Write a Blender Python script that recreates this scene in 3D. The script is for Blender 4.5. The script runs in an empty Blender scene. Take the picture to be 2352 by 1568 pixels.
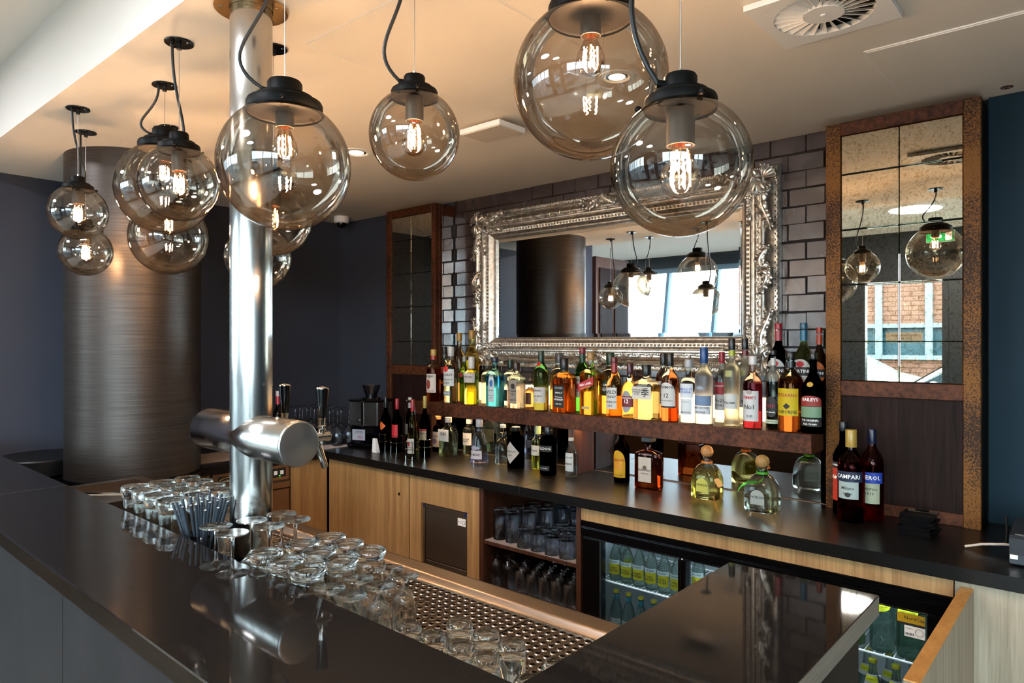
import bpy, bmesh, math, random
from math import sin, cos, pi, radians
from mathutils import Vector, Matrix

C = bpy.context.scene
COL = C.collection
random.seed(7)
CZ = 1.52                      # eye height; the floor is z = 0
YAW = radians(41.2)
F = 1580.0
SN, CS = sin(YAW), cos(YAW)

# ---------------------------------------------------------------- camera, world, light, exposure
cam_d = bpy.data.cameras.new('camera')
cam = bpy.data.objects.new('camera', cam_d)
COL.objects.link(cam)
cam.location = (0, 0, CZ)
cam.rotation_euler = (radians(90), 0, YAW)
cam_d.sensor_width = 36
cam_d.lens = F / 2352 * 36
cam_d.clip_start = 0.02
C.camera = cam

C.view_settings.view_transform = 'Standard'
C.view_settings.look = 'None'
C.view_settings.exposure = 1.4
C.view_settings.gamma = 1
C.view_settings.use_curve_mapping = False
cy = C.cycles
cy.use_denoising = True
cy.use_adaptive_sampling = True
cy.adaptive_threshold = 0.02
cy.max_bounces = 14
cy.diffuse_bounces = 3
cy.glossy_bounces = 6
cy.transmission_bounces = 12
cy.transparent_max_bounces = 28
cy.sample_clamp_indirect = 5
cy.sample_clamp_direct = 0
cy.blur_glossy = 0.5
cy.caustics_reflective = False
cy.caustics_refractive = False

SKY = 9.5
w = bpy.data.worlds.new('daylight'); C.world = w
w.use_nodes = True
bg = w.node_tree.nodes['Background']
bg.inputs[0].default_value = (0.74, 0.88, 1.0, 1)
bg.inputs[1].default_value = SKY

def portal(name, x0, x1, z0, z1, y):
    l = bpy.data.lights.new(name, 'AREA'); l.shape = 'RECTANGLE'
    l.size = x1-x0; l.size_y = z1-z0
    l.cycles.is_portal = True
    o = bpy.data.objects.new(name, l); COL.objects.link(o)
    o.location = ((x0+x1)/2, y, (z0+z1)/2); o.rotation_euler = (radians(90), 0, radians(180))
    return o
WY = -2.42                     # window wall
portal('window_portal', -6.3, -2.35, 0.25, 2.45, WY-.06)
portal('window_portal', -1.9, -1.23, 0.05, 2.1, WY-.06)
portal('window_portal', -0.95, 2.4, 0.25, 2.45, WY-.06)
sidep = portal('window_portal', -.6, .6, 0.6, 2.1, 0)
sidep.location = (2.67, -1.4, 1.35); sidep.rotation_euler = (radians(90), 0, radians(90))

# ---------------------------------------------------------------- helpers
def lin(h):
    h = h.lstrip('#')
    o = []
    for i in (0, 2, 4):
        c = int(h[i:i+2], 16)/255
        o.append(c/12.92 if c <= .04045 else ((c+.055)/1.055)**2.4)
    return (o[0], o[1], o[2], 1)

_M = {}
def nm(name):
    m = bpy.data.materials.new(name); m.use_nodes = True
    nt = m.node_tree
    return m, nt, nt.nodes['Principled BSDF']
def N(nt, t, **kw):
    n = nt.nodes.new(t)
    for k, v in kw.items():
        if k.startswith('i_'): n.inputs[int(k[2:]) if k[2:].isdigit() else k[2:].replace('_', ' ')].default_value = v
        else: setattr(n, k, v)
    return n
def plain(name, col, rough=.5, metal=0, spec=.5, coat=0, var=.05, vs=12, bump=0, bs=60):
    """a colour with a faint procedural variation and fine relief"""
    if name in _M: return _M[name]
    m, nt, b = nm(name)
    c = lin(col) if isinstance(col, str) else col
    tc = N(nt, 'ShaderNodeTexCoord')
    nz = N(nt, 'ShaderNodeTexNoise', i_Scale=vs, i_Detail=3.0)
    nt.links.new(tc.outputs['Object'], nz.inputs['Vector'])
    r = N(nt, 'ShaderNodeValToRGB')
    r.color_ramp.elements[0].color = [x*(1-var) for x in c[:3]]+[1]
    r.color_ramp.elements[1].color = [min(1, x*(1+var)) for x in c[:3]]+[1]
    r.color_ramp.elements[0].position = .3; r.color_ramp.elements[1].position = .7
    nt.links.new(nz.outputs[0], r.inputs[0]); nt.links.new(r.outputs[0], b.inputs['Base Color'])
    b.inputs['Roughness'].default_value = rough; b.inputs['Metallic'].default_value = metal
    b.inputs['Specular IOR Level'].default_value = spec
    b.inputs['Coat Weight'].default_value = coat
    if bump:
        n2 = N(nt, 'ShaderNodeTexNoise', i_Scale=bs, i_Detail=2.0)
        nt.links.new(tc.outputs['Object'], n2.inputs['Vector'])
        bp = N(nt, 'ShaderNodeBump', i_Strength=bump, i_Distance=.002)
        nt.links.new(n2.outputs[0], bp.inputs['Height']); nt.links.new(bp.outputs[0], b.inputs['Normal'])
    _M[name] = m
    return m

def wood(name, c1, c2, rough=.45, scale=(30, 30, 1.2), axis=2, contrast=(.35, .65), coat=0):
    if name in _M: return _M[name]
    m, nt, b = nm(name)
    tc = N(nt, 'ShaderNodeTexCoord'); mp = N(nt, 'ShaderNodeMapping')
    mp.inputs['Scale'].default_value = scale
    nt.links.new(tc.outputs['Object'], mp.inputs[0])
    n1 = N(nt, 'ShaderNodeTexNoise', i_Scale=1.0, i_Detail=6.0, i_Distortion=.6)
    nt.links.new(mp.outputs[0], n1.inputs['Vector'])
    mp2 = N(nt, 'ShaderNodeMapping'); mp2.inputs['Scale'].default_value = tuple(s*6 for s in scale)
    nt.links.new(tc.outputs['Object'], mp2.inputs[0])
    n2 = N(nt, 'ShaderNodeTexNoise', i_Scale=1.0, i_Detail=3.0)
    nt.links.new(mp2.outputs[0], n2.inputs['Vector'])
    mx = N(nt, 'ShaderNodeMix', data_type='FLOAT'); mx.inputs[0].default_value = .4
    nt.links.new(n1.outputs[0], mx.inputs[2]); nt.links.new(n2.outputs[0], mx.inputs[3])
    r = N(nt, 'ShaderNodeValToRGB')
    r.color_ramp.elements[0].color = lin(c1); r.color_ramp.elements[1].color = lin(c2)
    r.color_ramp.elements[0].position = contrast[0]; r.color_ramp.elements[1].position = contrast[1]
    nt.links.new(mx.outputs[0], r.inputs[0]); nt.links.new(r.outputs[0], b.inputs['Base Color'])
    bp = N(nt, 'ShaderNodeBump', i_Strength=.25, i_Distance=.001)
    nt.links.new(mx.outputs[0], bp.inputs['Height']); nt.links.new(bp.outputs[0], b.inputs['Normal'])
    b.inputs['Roughness'].default_value = rough; b.inputs['Coat Weight'].default_value = coat
    _M[name] = m
    return m

def rust(name, dark, light, lo=.42, hi=.62, scale=38, metal=.25, rough=.5):
    if name in _M: return _M[name]
    m, nt, b = nm(name)
    tc = N(nt, 'ShaderNodeTexCoord')
    n1 = N(nt, 'ShaderNodeTexNoise', i_Scale=scale, i_Detail=8.0, i_Roughness=.7)
    n2 = N(nt, 'ShaderNodeTexNoise', i_Scale=5.0, i_Detail=3.0)
    for n in (n1, n2): nt.links.new(tc.outputs['Object'], n.inputs['Vector'])
    mx = N(nt, 'ShaderNodeMix', data_type='FLOAT'); mx.inputs[0].default_value = .35
    nt.links.new(n1.outputs[0], mx.inputs[2]); nt.links.new(n2.outputs[0], mx.inputs[3])
    r = N(nt, 'ShaderNodeValToRGB')
    r.color_ramp.elements[0].color = lin(dark); r.color_ramp.elements[1].color = lin(light)
    r.color_ramp.elements[0].position = lo; r.color_ramp.elements[1].position = hi
    nt.links.new(mx.outputs[0], r.inputs[0]); nt.links.new(r.outputs[0], b.inputs['Base Color'])
    bp = N(nt, 'ShaderNodeBump', i_Strength=.3, i_Distance=.001)
    nt.links.new(n1.outputs[0], bp.inputs['Height']); nt.links.new(bp.outputs[0], b.inputs['Normal'])
    b.inputs['Roughness'].default_value = rough; b.inputs['Metallic'].default_value = metal
    _M[name] = m
    return m

def steel(name, col, rough=.3, aniso=.0, axis='Z', stretch=(2, 2, 400), bump=.12, tang=False):
    if name in _M: return _M[name]
    m, nt, b = nm(name)
    b.inputs['Base Color'].default_value = lin(col)
    b.inputs['Metallic'].default_value = 1
    tc = N(nt, 'ShaderNodeTexCoord'); mp = N(nt, 'ShaderNodeMapping'); mp.inputs['Scale'].default_value = stretch
    nt.links.new(tc.outputs['Object'], mp.inputs[0])
    n1 = N(nt, 'ShaderNodeTexNoise', i_Scale=1.0, i_Detail=4.0)
    nt.links.new(mp.outputs[0], n1.inputs['Vector'])
    mr = N(nt, 'ShaderNodeMapRange'); mr.inputs['To Min'].default_value = rough*(.97 if not bump else .8); mr.inputs['To Max'].default_value = rough*(1.03 if not bump else 1.25)
    nt.links.new(n1.outputs[0], mr.inputs[0]); nt.links.new(mr.outputs[0], b.inputs['Roughness'])
    bp = N(nt, 'ShaderNodeBump', i_Strength=bump, i_Distance=.0005)
    nt.links.new(n1.outputs[0], bp.inputs['Height']); nt.links.new(bp.outputs[0], b.inputs['Normal'])
    if tang:
        b.inputs['Anisotropic'].default_value = aniso
        tg = N(nt, 'ShaderNodeTangent', direction_type='RADIAL', axis=axis)
        nt.links.new(tg.outputs[0], b.inputs['Tangent'])
    _M[name] = m
    return m

def glass(name, col='#ffffff', rough=0, ior=1.47, see=.22):
    """refracting glass; `see` is the share of light that goes straight through its thin parts"""
    if name in _M: return _M[name]
    m, nt, b = nm(name); nt.nodes.remove(b)
    g = N(nt, 'ShaderNodeBsdfGlass'); g.inputs['Color'].default_value = lin(col)
    g.inputs['Roughness'].default_value = rough; g.inputs['IOR'].default_value = ior
    t = N(nt, 'ShaderNodeBsdfTransparent'); t.inputs[0].default_value = lin(col)
    mx = N(nt, 'ShaderNodeMixShader'); mx.inputs[0].default_value = see
    nt.links.new(g.outputs[0], mx.inputs[1]); nt.links.new(t.outputs[0], mx.inputs[2])
    nt.links.new(mx.outputs[0], nt.nodes['Material Output'].inputs[0])
    _M[name] = m
    return m

def thin(name, col, refl=.06, edge=.5, rough=.0, edge_col=None):
    """thin sheet or shell of glass: tinted see-through that reflects more at grazing angles"""
    if name in _M: return _M[name]
    m, nt, b = nm(name); nt.nodes.remove(b)
    lw = N(nt, 'ShaderNodeLayerWeight', i_Blend=.25)
    mr = N(nt, 'ShaderNodeMapRange'); mr.inputs['To Min'].default_value = refl; mr.inputs['To Max'].default_value = edge
    nt.links.new(lw.outputs['Fresnel'], mr.inputs[0])
    cr = N(nt, 'ShaderNodeMix', data_type='RGBA')
    cr.inputs[6].default_value = lin(col); cr.inputs[7].default_value = lin(edge_col or col)
    nt.links.new(lw.outputs['Facing'], cr.inputs[0])
    t = N(nt, 'ShaderNodeBsdfTransparent'); nt.links.new(cr.outputs[2], t.inputs[0])
    g = N(nt, 'ShaderNodeBsdfGlossy'); g.inputs['Roughness'].default_value = rough
    mx = N(nt, 'ShaderNodeMixShader')
    nt.links.new(mr.outputs[0], mx.inputs[0]); nt.links.new(t.outputs[0], mx.inputs[1]); nt.links.new(g.outputs[0], mx.inputs[2])
    nt.links.new(mx.outputs[0], nt.nodes['Material Output'].inputs[0])
    _M[name] = m
    return m

def emit(name, col, s):
    if name in _M: return _M[name]
    m, nt, b = nm(name); nt.nodes.remove(b)
    e = N(nt, 'ShaderNodeEmission'); e.inputs[0].default_value = lin(col); e.inputs[1].default_value = s
    nt.links.new(e.outputs[0], nt.nodes['Material Output'].inputs[0])
    _M[name] = m
    return m

class MB:
    """collects shapes; build() links them as ONE mesh object"""
    def __init__(s): s.v = []; s.f = []; s.m = []; s.T = Matrix.Identity(4); s.k = 0
    def add(s, vs, fs, m=None):
        n = len(s.v)
        s.v += [tuple(s.T @ Vector(p)) for p in vs]
        s.f += [tuple(i+n for i in f) for f in fs]
        s.m += [s.k if m is None else m]*len(fs)
        return s
    def box(s, x0, x1, y0, y1, z0, z1, m=None):
        v = [(x, y, z) for z in (z0, z1) for y in (y0, y1) for x in (x0, x1)]
        return s.add(v, [(0, 2, 3, 1), (4, 5, 7, 6), (0, 1, 5, 4), (2, 6, 7, 3), (0, 4, 6, 2), (1, 3, 7, 5)], m)
    def bevbox(s, x0, x1, y0, y1, z0, z1, b=.004, m=None):
        vs = []; idx = {}
        for ax in range(3):
            for sx in (0, 1):
                for sy in (0, 1):
                    for sz in (0, 1):
                        p = [x0 if not sx else x1, y0 if not sy else y1, z0 if not sz else z1]
                        for a, sg in zip(range(3), (sx, sy, sz)):
                            if a != ax: p[a] += b if not sg else -b
                        idx[(ax, sx, sy, sz)] = len(vs); vs.append(p)
        f = []
        I = lambda ax, c: idx[(ax,)+tuple(c)]
        for ax in range(3):
            for sd in (0, 1):
                o = [a for a in range(3) if a != ax]
                q = []
                for u, v in ((0, 0), (1, 0), (1, 1), (0, 1)):
                    c = [0, 0, 0]; c[ax] = sd; c[o[0]] = u; c[o[1]] = v; q.append(I(ax, c))
                if (sd == 0) != (ax == 1): q.reverse()
                f.append(q)
        for ax in range(3):     # edges along ax
            o = [a for a in range(3) if a != ax]
            for u in (0, 1):
                for v in (0, 1):
                    c0 = [0, 0, 0]; c0[o[0]] = u; c0[o[1]] = v; c1 = list(c0); c1[ax] = 1
                    f.append([I(o[0], c0), I(o[0], c1), I(o[1], c1), I(o[1], c0)])
        for a in (0, 1):
            for b2 in (0, 1):
                for c in (0, 1): f.append([I(0, (a, b2, c)), I(1, (a, b2, c)), I(2, (a, b2, c))])
        return s.add(vs, f, m)
    def lathe(s, prof, c=(0, 0, 0), n=32, sq=None, sx=1, sy=1, mod=None, mfun=None, caps=True, a0=0):
        """prof [(r, z)]; sq superellipse exponent or a function of z; mod(angle, z) multiplies r"""
        vs = []; fs = []; ms = []
        for r, z in prof:
            e = sq(z) if callable(sq) else sq
            for i in range(n):
                a = a0+2*pi*i/n
                ca, sa = cos(a), sin(a); k = 1
                if e: k = (abs(ca)**e+abs(sa)**e)**(-1/e)
                if mod: k *= mod(a, z)
                vs.append((c[0]+r*ca*k*sx, c[1]+r*sa*k*sy, c[2]+z))
        L = len(prof)
        for j in range(L-1):
            for i in range(n):
                a, b = j*n+i, j*n+(i+1) % n
                fs.append((a, b, b+n, a+n))
                ms.append(mfun((prof[j][1]+prof[j+1][1])/2) if mfun else s.k)
        if caps:
            if prof[0][0] > 1e-6: fs.append(tuple(reversed(range(n)))); ms.append(mfun(prof[0][1]) if mfun else s.k)
            if prof[-1][0] > 1e-6: fs.append(tuple((L-1)*n+i for i in range(n))); ms.append(mfun(prof[-1][1]) if mfun else s.k)
        k = len(s.v)
        s.v += [tuple(s.T @ Vector(p)) for p in vs]; s.f += [tuple(i+k for i in f) for f in fs]; s.m += ms
        return s
    def tube(s, pts, r, n=8, closed=False, m=None, cap=True):
        P = [Vector(p) for p in pts]; L = len(P)
        rr = r if isinstance(r, (list, tuple)) else [r]*L
        vs = []; up = None
        for i in range(L):
            a = P[i-1] if (i > 0 or closed) else P[i]
            b = P[(i+1) % L] if (i < L-1 or closed) else P[i]
            t = (b-a)
            t = t.normalized() if t.length > 1e-9 else Vector((0, 0, 1))
            if up is None:
                up = Vector((0, 0, 1)) if abs(t.z) < .9 else Vector((1, 0, 0))
            x = up.cross(t)
            if x.length < 1e-6: x = Vector((1, 0, 0)).cross(t)
            x.normalize(); y = t.cross(x); up = y
            for k in range(n):
                an = 2*pi*k/n
                vs.append(P[i]+x*(rr[i]*cos(an))+y*(rr[i]*sin(an)))
        fs = []
        for i in range(L if closed else L-1):
            for k in range(n):
                a = i*n+k; b = i*n+(k+1) % n; j = ((i+1) % L)*n
                fs.append((a, b, j+(k+1) % n, j+k))
        if cap and not closed:
            fs.append(tuple(reversed(range(n)))); fs.append(tuple((L-1)*n+k for k in range(n)))
        return s.add(vs, fs, m)
    def ball(s, c, r, n=10, k=6, m=None):
        rx, ry, rz = r if isinstance(r, (tuple, list)) else (r, r, r)
        vs = [(c[0], c[1], c[2]-rz)]; fs = []
        for j in range(1, k):
            a = -pi/2+pi*j/k
            for i in range(n):
                b = 2*pi*i/n
                vs.append((c[0]+rx*cos(a)*cos(b), c[1]+ry*cos(a)*sin(b), c[2]+rz*sin(a)))
        vs.append((c[0], c[1], c[2]+rz)); T = len(vs)-1
        for i in range(n):
            fs.append((0, 1+(i+1) % n, 1+i)); o = 1+(k-2)*n
            fs.append((T, o+i, o+(i+1) % n))
        for j in range(k-2):
            for i in range(n):
                a = 1+j*n+i; b = 1+j*n+(i+1) % n
                fs.append((a, b, b+n, a+n))
        return s.add(vs, fs, m)
    def prism(s, poly, z0, z1, m=None):
        n = len(poly)
        vs = [(x, y, z0) for x, y in poly]+[(x, y, z1) for x, y in poly]
        fs = [tuple(reversed(range(n))), tuple(range(n, 2*n))]+[(i, (i+1) % n, n+(i+1) % n, n+i) for i in range(n)]
        return s.add(vs, fs, m)
    def build(s, name, mats, parent=None, smooth=35, loc=None):
        me = bpy.data.meshes.new(name)
        me.from_pydata(s.v, [], s.f)
        if not isinstance(mats, (list, tuple)): mats = [mats]
        for m in mats: me.materials.append(m)
        me.polygons.foreach_set('material_index', s.m)
        me.polygons.foreach_set('use_smooth', [bool(smooth)]*len(s.f))
        me.update()
        if smooth: me.set_sharp_from_angle(angle=radians(smooth))
        o = bpy.data.objects.new(name, me); COL.objects.link(o)
        if parent is not None: o.parent = parent
        if loc: o.location = loc
        return o

def tag(o, label=None, cat=None, group=None, kind=None):
    if label: o['label'] = label
    if cat: o['category'] = cat
    if group: o['group'] = group
    if kind: o['kind'] = kind
    return o
def empty(name, loc, label, cat, group=None, rz=0):
    o = bpy.data.objects.new(name, None); COL.objects.link(o)
    o.location = loc; o.rotation_euler = (0, 0, rz); o.empty_display_size = .05
    return tag(o, label, cat, group)
def copy_tree(o, parent=None):
    c = o.copy(); COL.objects.link(c); c.parent = parent
    for ch in list(o.children): copy_tree(ch, c)
    return c
def simple_obj(name, f, mats, parent=None, smooth=35, **kw):
    b = MB(); f(b); return b.build(name, mats, parent, smooth, **kw)

# camera maths for reading positions on a known real plane (world X along the back wall, Y into it)
def ray(px): u = (px-1176)/F; return (-SN+u*CS, CS+u*SN)
def onz(px, py, z):
    t = z*F/(784-py); a = ray(px); return (t*a[0], t*a[1], t)
def onY(px, Y):
    a = ray(px); t = Y/a[1]; return (t*a[0], t)

# ---------------------------------------------------------------- lettering (turned into meshes in one go at the end)
TEXTS = []
def text(s, parent, size, mat, fn, bold=0, align='CENTER', name='lettering', sx=1.0, shear=0):
    TEXTS.append((s, parent, size, mat, fn, bold, align, name, sx, shear))
def flush_texts():
    tmp = []
    for (s, parent, size, mat, fn, bold, align, name, sx, shear) in TEXTS:
        cu = bpy.data.curves.new('txt', 'FONT'); cu.body = s; cu.size = size; cu.align_x = align; cu.align_y = 'CENTER'
        cu.resolution_u = 1 if size < .02 else 3; cu.offset = min(bold, size*.011); cu.shear = shear
        cu.space_line = .85
        o = bpy.data.objects.new('txt', cu); COL.objects.link(o); tmp.append(o)
    bpy.context.view_layer.update()
    dg = bpy.context.evaluated_depsgraph_get()
    for o, (s, parent, size, mat, fn, bold, align, name, sx, shear) in zip(tmp, TEXTS):
        me = bpy.data.meshes.new_from_object(o.evaluated_get(dg))
        me.name = name
        for v in me.vertices: v.co = fn(v.co.x*sx, v.co.y)
        me.materials.clear(); me.materials.append(mat)
        n = bpy.data.objects.new(name, me); COL.objects.link(n); n.parent = parent
    for o in tmp:
        cu = o.data; bpy.data.objects.remove(o); bpy.data.curves.remove(cu)
def wrap(r, z, x0=0.0, eps=.0007, face=0, tilt=0):
    """letters round a cylinder of radius r; face = turn of the label from facing -Y"""
    def fn(x, y):
        x, y = x*cos(tilt)-y*sin(tilt), x*sin(tilt)+y*cos(tilt)
        a = (x+x0)/r+face; return (sin(a)*(r+eps), -cos(a)*(r+eps), z+y)
    return fn
def flat(y, z, x0=0.0, eps=.0007, tilt=0):
    def fn(x, v): return (x*cos(tilt)-v*sin(tilt)+x0, y-eps, z+x*sin(tilt)+v*cos(tilt))
    return fn
# ---------------------------------------------------------------- materials
M_ceil = plain('ceiling_paint', '#e9e2d8', .9, var=.012, vs=3, bump=.05, bs=300)
M_white = plain('white_paint', '#e9eaea', .6, var=.01)
M_blue = plain('slate_blue_paint', '#3a3d47', .6, spec=.2, var=.03, vs=3, bump=.06, bs=250)
M_black = plain('black_plastic', '#080808', .4, spec=.4, var=.1)
M_blackm = plain('black_powder_coat', '#050505', .5, spec=.1, var=.1)
M_blackg = plain('black_gloss', '#060607', .12, var=.1)
M_tray = plain('black_tray', '#0b0b0c', .25, var=.1)
M_back = plain('black_worktop', '#0f0d0c', .3, spec=.3, var=.25, vs=90, bump=.05, bs=400)
M_steel = steel('brushed_steel', '#bdbab5', .16, .96, 'Z', (55, 55, .25), .22, True)
M_steelx = steel('brushed_steel_cross', '#bdbab5', .17, .96, 'X', (.25, 55, 55), .12, True)
M_steelp = steel('steel_sheet', '#82766b', .3, 0, 'Z', (3, 60, 60), .06)
M_cap = steel('satin_steel', '#c3c5c6', .32, 0, 'Z', (40, 40, 40), .03)
M_chrome = steel('chrome', '#d9d4cc', .08, 0, 'Z', (5, 5, 5), .0)
M_silver = plain('antique_silver', '#b9b1a6', .38, 1, var=.35, vs=55, bump=.3, bs=220)
M_silverd = plain('antique_silver_dark', '#bdb5aa', .38, 1, var=.3, vs=45, bump=.35, bs=200)
M_rust = rust('rusty_steel', '#26110a', '#5c331d', .40, .60, 60, .1, .5)
M_rustg = rust('golden_rust', '#2a170a', '#74491a', .46, .54, 190, .1, .5)
M_darkwood = wood('dark_wood', '#150d0b', '#2a1b17', .45, (60, 60, 2.0))
M_walnut = wood('walnut', '#29120a', '#54301b', .45, (60, 60, 2.0))
M_oak = wood('oak_laminate', '#8f683e', '#b18958', .5, (34, 34, 1.3), contrast=(.38, .62))
M_oakend = wood('oak_edge', '#b07a3c', '#d49a56', .45, (20, 8, 60))
M_bronze = wood('bar_edge_wood', '#0c0703', '#1c1106', .4, (3, 60, 60))
M_bronze.node_tree.nodes['Principled BSDF'].inputs['Specular IOR Level'].default_value = .03; M_darkwood.node_tree.nodes['Principled BSDF'].inputs['Specular IOR Level'].default_value = .08
for m_ in (M_rust, M_rustg): m_.node_tree.nodes['Principled BSDF'].inputs['Specular IOR Level'].default_value = .2
M_slate = plain('slate_panel', '#1c1919', .65, spec=.08, var=.18, vs=9, bump=.15, bs=150)
M_grout = plain('grout', '#17130f', .9, var=.1)
M_floor = wood('floor_planks', '#a3988a', '#c2b8aa', .4, (2, 40, 40))
M_label = plain('label_white', '#efece4', .5, var=.02)
M_ink = plain('ink_black', '#101012', .6, var=.02)
M_inkred = plain('ink_red', '#a3161f', .5, var=.02)
M_gold = plain('ink_gold', '#c9a24a', .4, .4, var=.05)
M_wh = plain('ink_white', '#f4f2ec', .5, var=.01)
M_clear = glass('clear_glass', '#fdfefd', 0, 1.47, .08)
M_clearn = glass('niche_glass', '#fcfdff', 0, 1.45, .15)
M_pane = thin('window_pane', '#f2f8f8', .04, .6)
M_smoke = thin('smoked_globe_glass', '#ebe4da', .07, .7, 0, '#b39a7c')
M_bulb = thin('bulb_glass', '#fff0d8', .06, .6, 0, '#e0b070')
M_fil = emit('filament', '#ffe0c2', 720)
M_strip = emit('shelf_backlight', '#ffdfae', 1.3)
M_under = emit('under_shelf_led', '#ffc98a', 30)
M_panel = emit('ceiling_panel_light', '#f2f6ff', 34)
M_led = emit('fridge_led', '#e8f4ff', 26)
M_down = emit('downlight', '#ffdcae', 14)
M_exit = emit('exit_green', '#19a860', 1.6)
M_exitw = emit('exit_white', '#ffffff', 2.2)

# granite bar top
m, nt, b = nm('black_granite')
tc = N(nt, 'ShaderNodeTexCoord')
n1 = N(nt, 'ShaderNodeTexNoise', i_Scale=420.0, i_Detail=2.0); nt.links.new(tc.outputs['Object'], n1.inputs['Vector'])
r = N(nt, 'ShaderNodeValToRGB'); r.color_ramp.elements[0].color = (.0085, .0075, .007, 1); r.color_ramp.elements[1].color = (.04, .03, .022, 1)
r.color_ramp.elements[0].position = .58; r.color_ramp.elements[1].position = .8
nt.links.new(n1.outputs[0], r.inputs[0]); nt.links.new(r.outputs[0], b.inputs['Base Color'])
n2 = N(nt, 'ShaderNodeTexNoise', i_Scale=3.0); nt.links.new(tc.outputs['Object'], n2.inputs['Vector'])
mr = N(nt, 'ShaderNodeMapRange'); mr.inputs['To Min'].default_value = .025; mr.inputs['To Max'].default_value = .05
nt.links.new(n2.outputs[0], mr.inputs[0]); nt.links.new(mr.outputs[0], b.inputs['Roughness'])
b.inputs['Specular IOR Level'].default_value = .17
M_granite = m

# glazed tile
m, nt, b = nm('glazed_tile')
oi = N(nt, 'ShaderNodeObjectInfo'); tc = N(nt, 'ShaderNodeTexCoord')
ad = N(nt, 'ShaderNodeVectorMath', operation='ADD')
ml = N(nt, 'ShaderNodeVectorMath', operation='SCALE'); ml.inputs['Scale'].default_value = 7.0
cx = N(nt, 'ShaderNodeCombineXYZ')
nt.links.new(oi.outputs['Random'], cx.inputs[0]); nt.links.new(oi.outputs['Random'], cx.inputs[1])
nt.links.new(cx.outputs[0], ml.inputs[0]); nt.links.new(ml.outputs[0], ad.inputs[0]); nt.links.new(tc.outputs['Object'], ad.inputs[1])
n1 = N(nt, 'ShaderNodeTexNoise', i_Scale=10.0, i_Detail=1.0); nt.links.new(ad.outputs[0], n1.inputs['Vector'])
r = N(nt, 'ShaderNodeValToRGB'); r.color_ramp.elements[0].color = lin('#2a2020'); r.color_ramp.elements[1].color = lin('#413433')
r.color_ramp.elements[0].position = .3; r.color_ramp.elements[1].position = .72
nt.links.new(n1.outputs[0], r.inputs[0]); nt.links.new(r.outputs[0], b.inputs['Base Color'])
bp = N(nt, 'ShaderNodeBump', i_Strength=.55, i_Distance=.004); nt.links.new(n1.outputs[0], bp.inputs['Height']); nt.links.new(bp.outputs[0], b.inputs['Normal'])
b.inputs['Roughness'].default_value = .26; b.inputs['Coat Weight'].default_value = .25; b.inputs['Coat Roughness'].default_value = .12
b.inputs['Specular IOR Level'].default_value = .8
M_tile = m

# mirror, antique mirror
m, nt, b = nm('mirror_silvering'); b.inputs['Base Color'].default_value = (.9, .93, .94, 1); b.inputs['Metallic'].default_value = 1; b.inputs['Roughness'].default_value = .01
M_mirror = m
m, nt, b = nm('dark_mirror'); b.inputs['Base Color'].default_value = (.30, .30, .30, 1); b.inputs['Metallic'].default_value = 1; b.inputs['Roughness'].default_value = .02
M_dmirror = m
m, nt, b = nm('antique_mirror')
tc = N(nt, 'ShaderNodeTexCoord')
nz = N(nt, 'ShaderNodeTexNoise', i_Scale=38.0, i_Detail=7.0, i_Distortion=3.5); nt.links.new(tc.outputs['Object'], nz.inputs['Vector'])
r = N(nt, 'ShaderNodeValToRGB'); r.color_ramp.elements[0].color = (.60, .52, .36, 1); r.color_ramp.elements[1].color = (.86, .80, .66, 1)
r.color_ramp.elements[0].position = .38; r.color_ramp.elements[1].position = .50
nt.links.new(nz.outputs[0], r.inputs[0]); nt.links.new(r.outputs[0], b.inputs['Base Color'])
b.inputs['Metallic'].default_value = 1; b.inputs['Roughness'].default_value = .01
M_antique = m

# big column: horizontally brushed dark cladding
m, nt, b = nm('brushed_dark_cladding')
tc = N(nt, 'ShaderNodeTexCoord'); mp = N(nt, 'ShaderNodeMapping'); mp.inputs['Scale'].default_value = (5, 5, 520)
nt.links.new(tc.outputs['Object'], mp.inputs[0])
n1 = N(nt, 'ShaderNodeTexNoise', i_Scale=1.0, i_Detail=5.0); nt.links.new(mp.outputs[0], n1.inputs['Vector'])
r = N(nt, 'ShaderNodeValToRGB'); r.color_ramp.elements[0].color = lin('#35302d'); r.color_ramp.elements[1].color = lin('#514a45')
r.color_ramp.elements[0].position = .3; r.color_ramp.elements[1].position = .7
nt.links.new(n1.outputs[0], r.inputs[0]); nt.links.new(r.outputs[0], b.inputs['Base Color'])
b.inputs['Metallic'].default_value = .75; b.inputs['Roughness'].default_value = .42
bp = N(nt, 'ShaderNodeBump', i_Strength=.08, i_Distance=.001); nt.links.new(n1.outputs[0], bp.inputs['Height']); nt.links.new(bp.outputs[0], b.inputs['Normal'])
M_clad = m

# brick
m, nt, b = nm('far_brick')
b.inputs['Roughness'].default_value = .9
tc = N(nt, 'ShaderNodeTexCoord'); n1 = N(nt, 'ShaderNodeTexNoise', i_Scale=1.6, i_Detail=4.0); nt.links.new(tc.outputs['Object'], n1.inputs['Vector'])
r = N(nt, 'ShaderNodeValToRGB'); r.color_ramp.elements[0].color = lin('#4c2e24'); r.color_ramp.elements[1].color = lin('#7a5a4a')
nt.links.new(n1.outputs[0], r.inputs[0]); nt.links.new(r.outputs[0], b.inputs['Base Color'])
M_brick = m

# ---------------------------------------------------------------- room shell
ZL, ZU = CZ+.80, CZ+1.077
WB = 2.75                                       # back wall
RX0, RX1 = -6.4, 2.6
st = lambda o, label=None: tag(o, label, kind='structure')
st(simple_obj('floor', lambda b: b.box(RX0-.1, RX1+.1, WY-.1, WB+.1, -.1, 0), M_floor))
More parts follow.
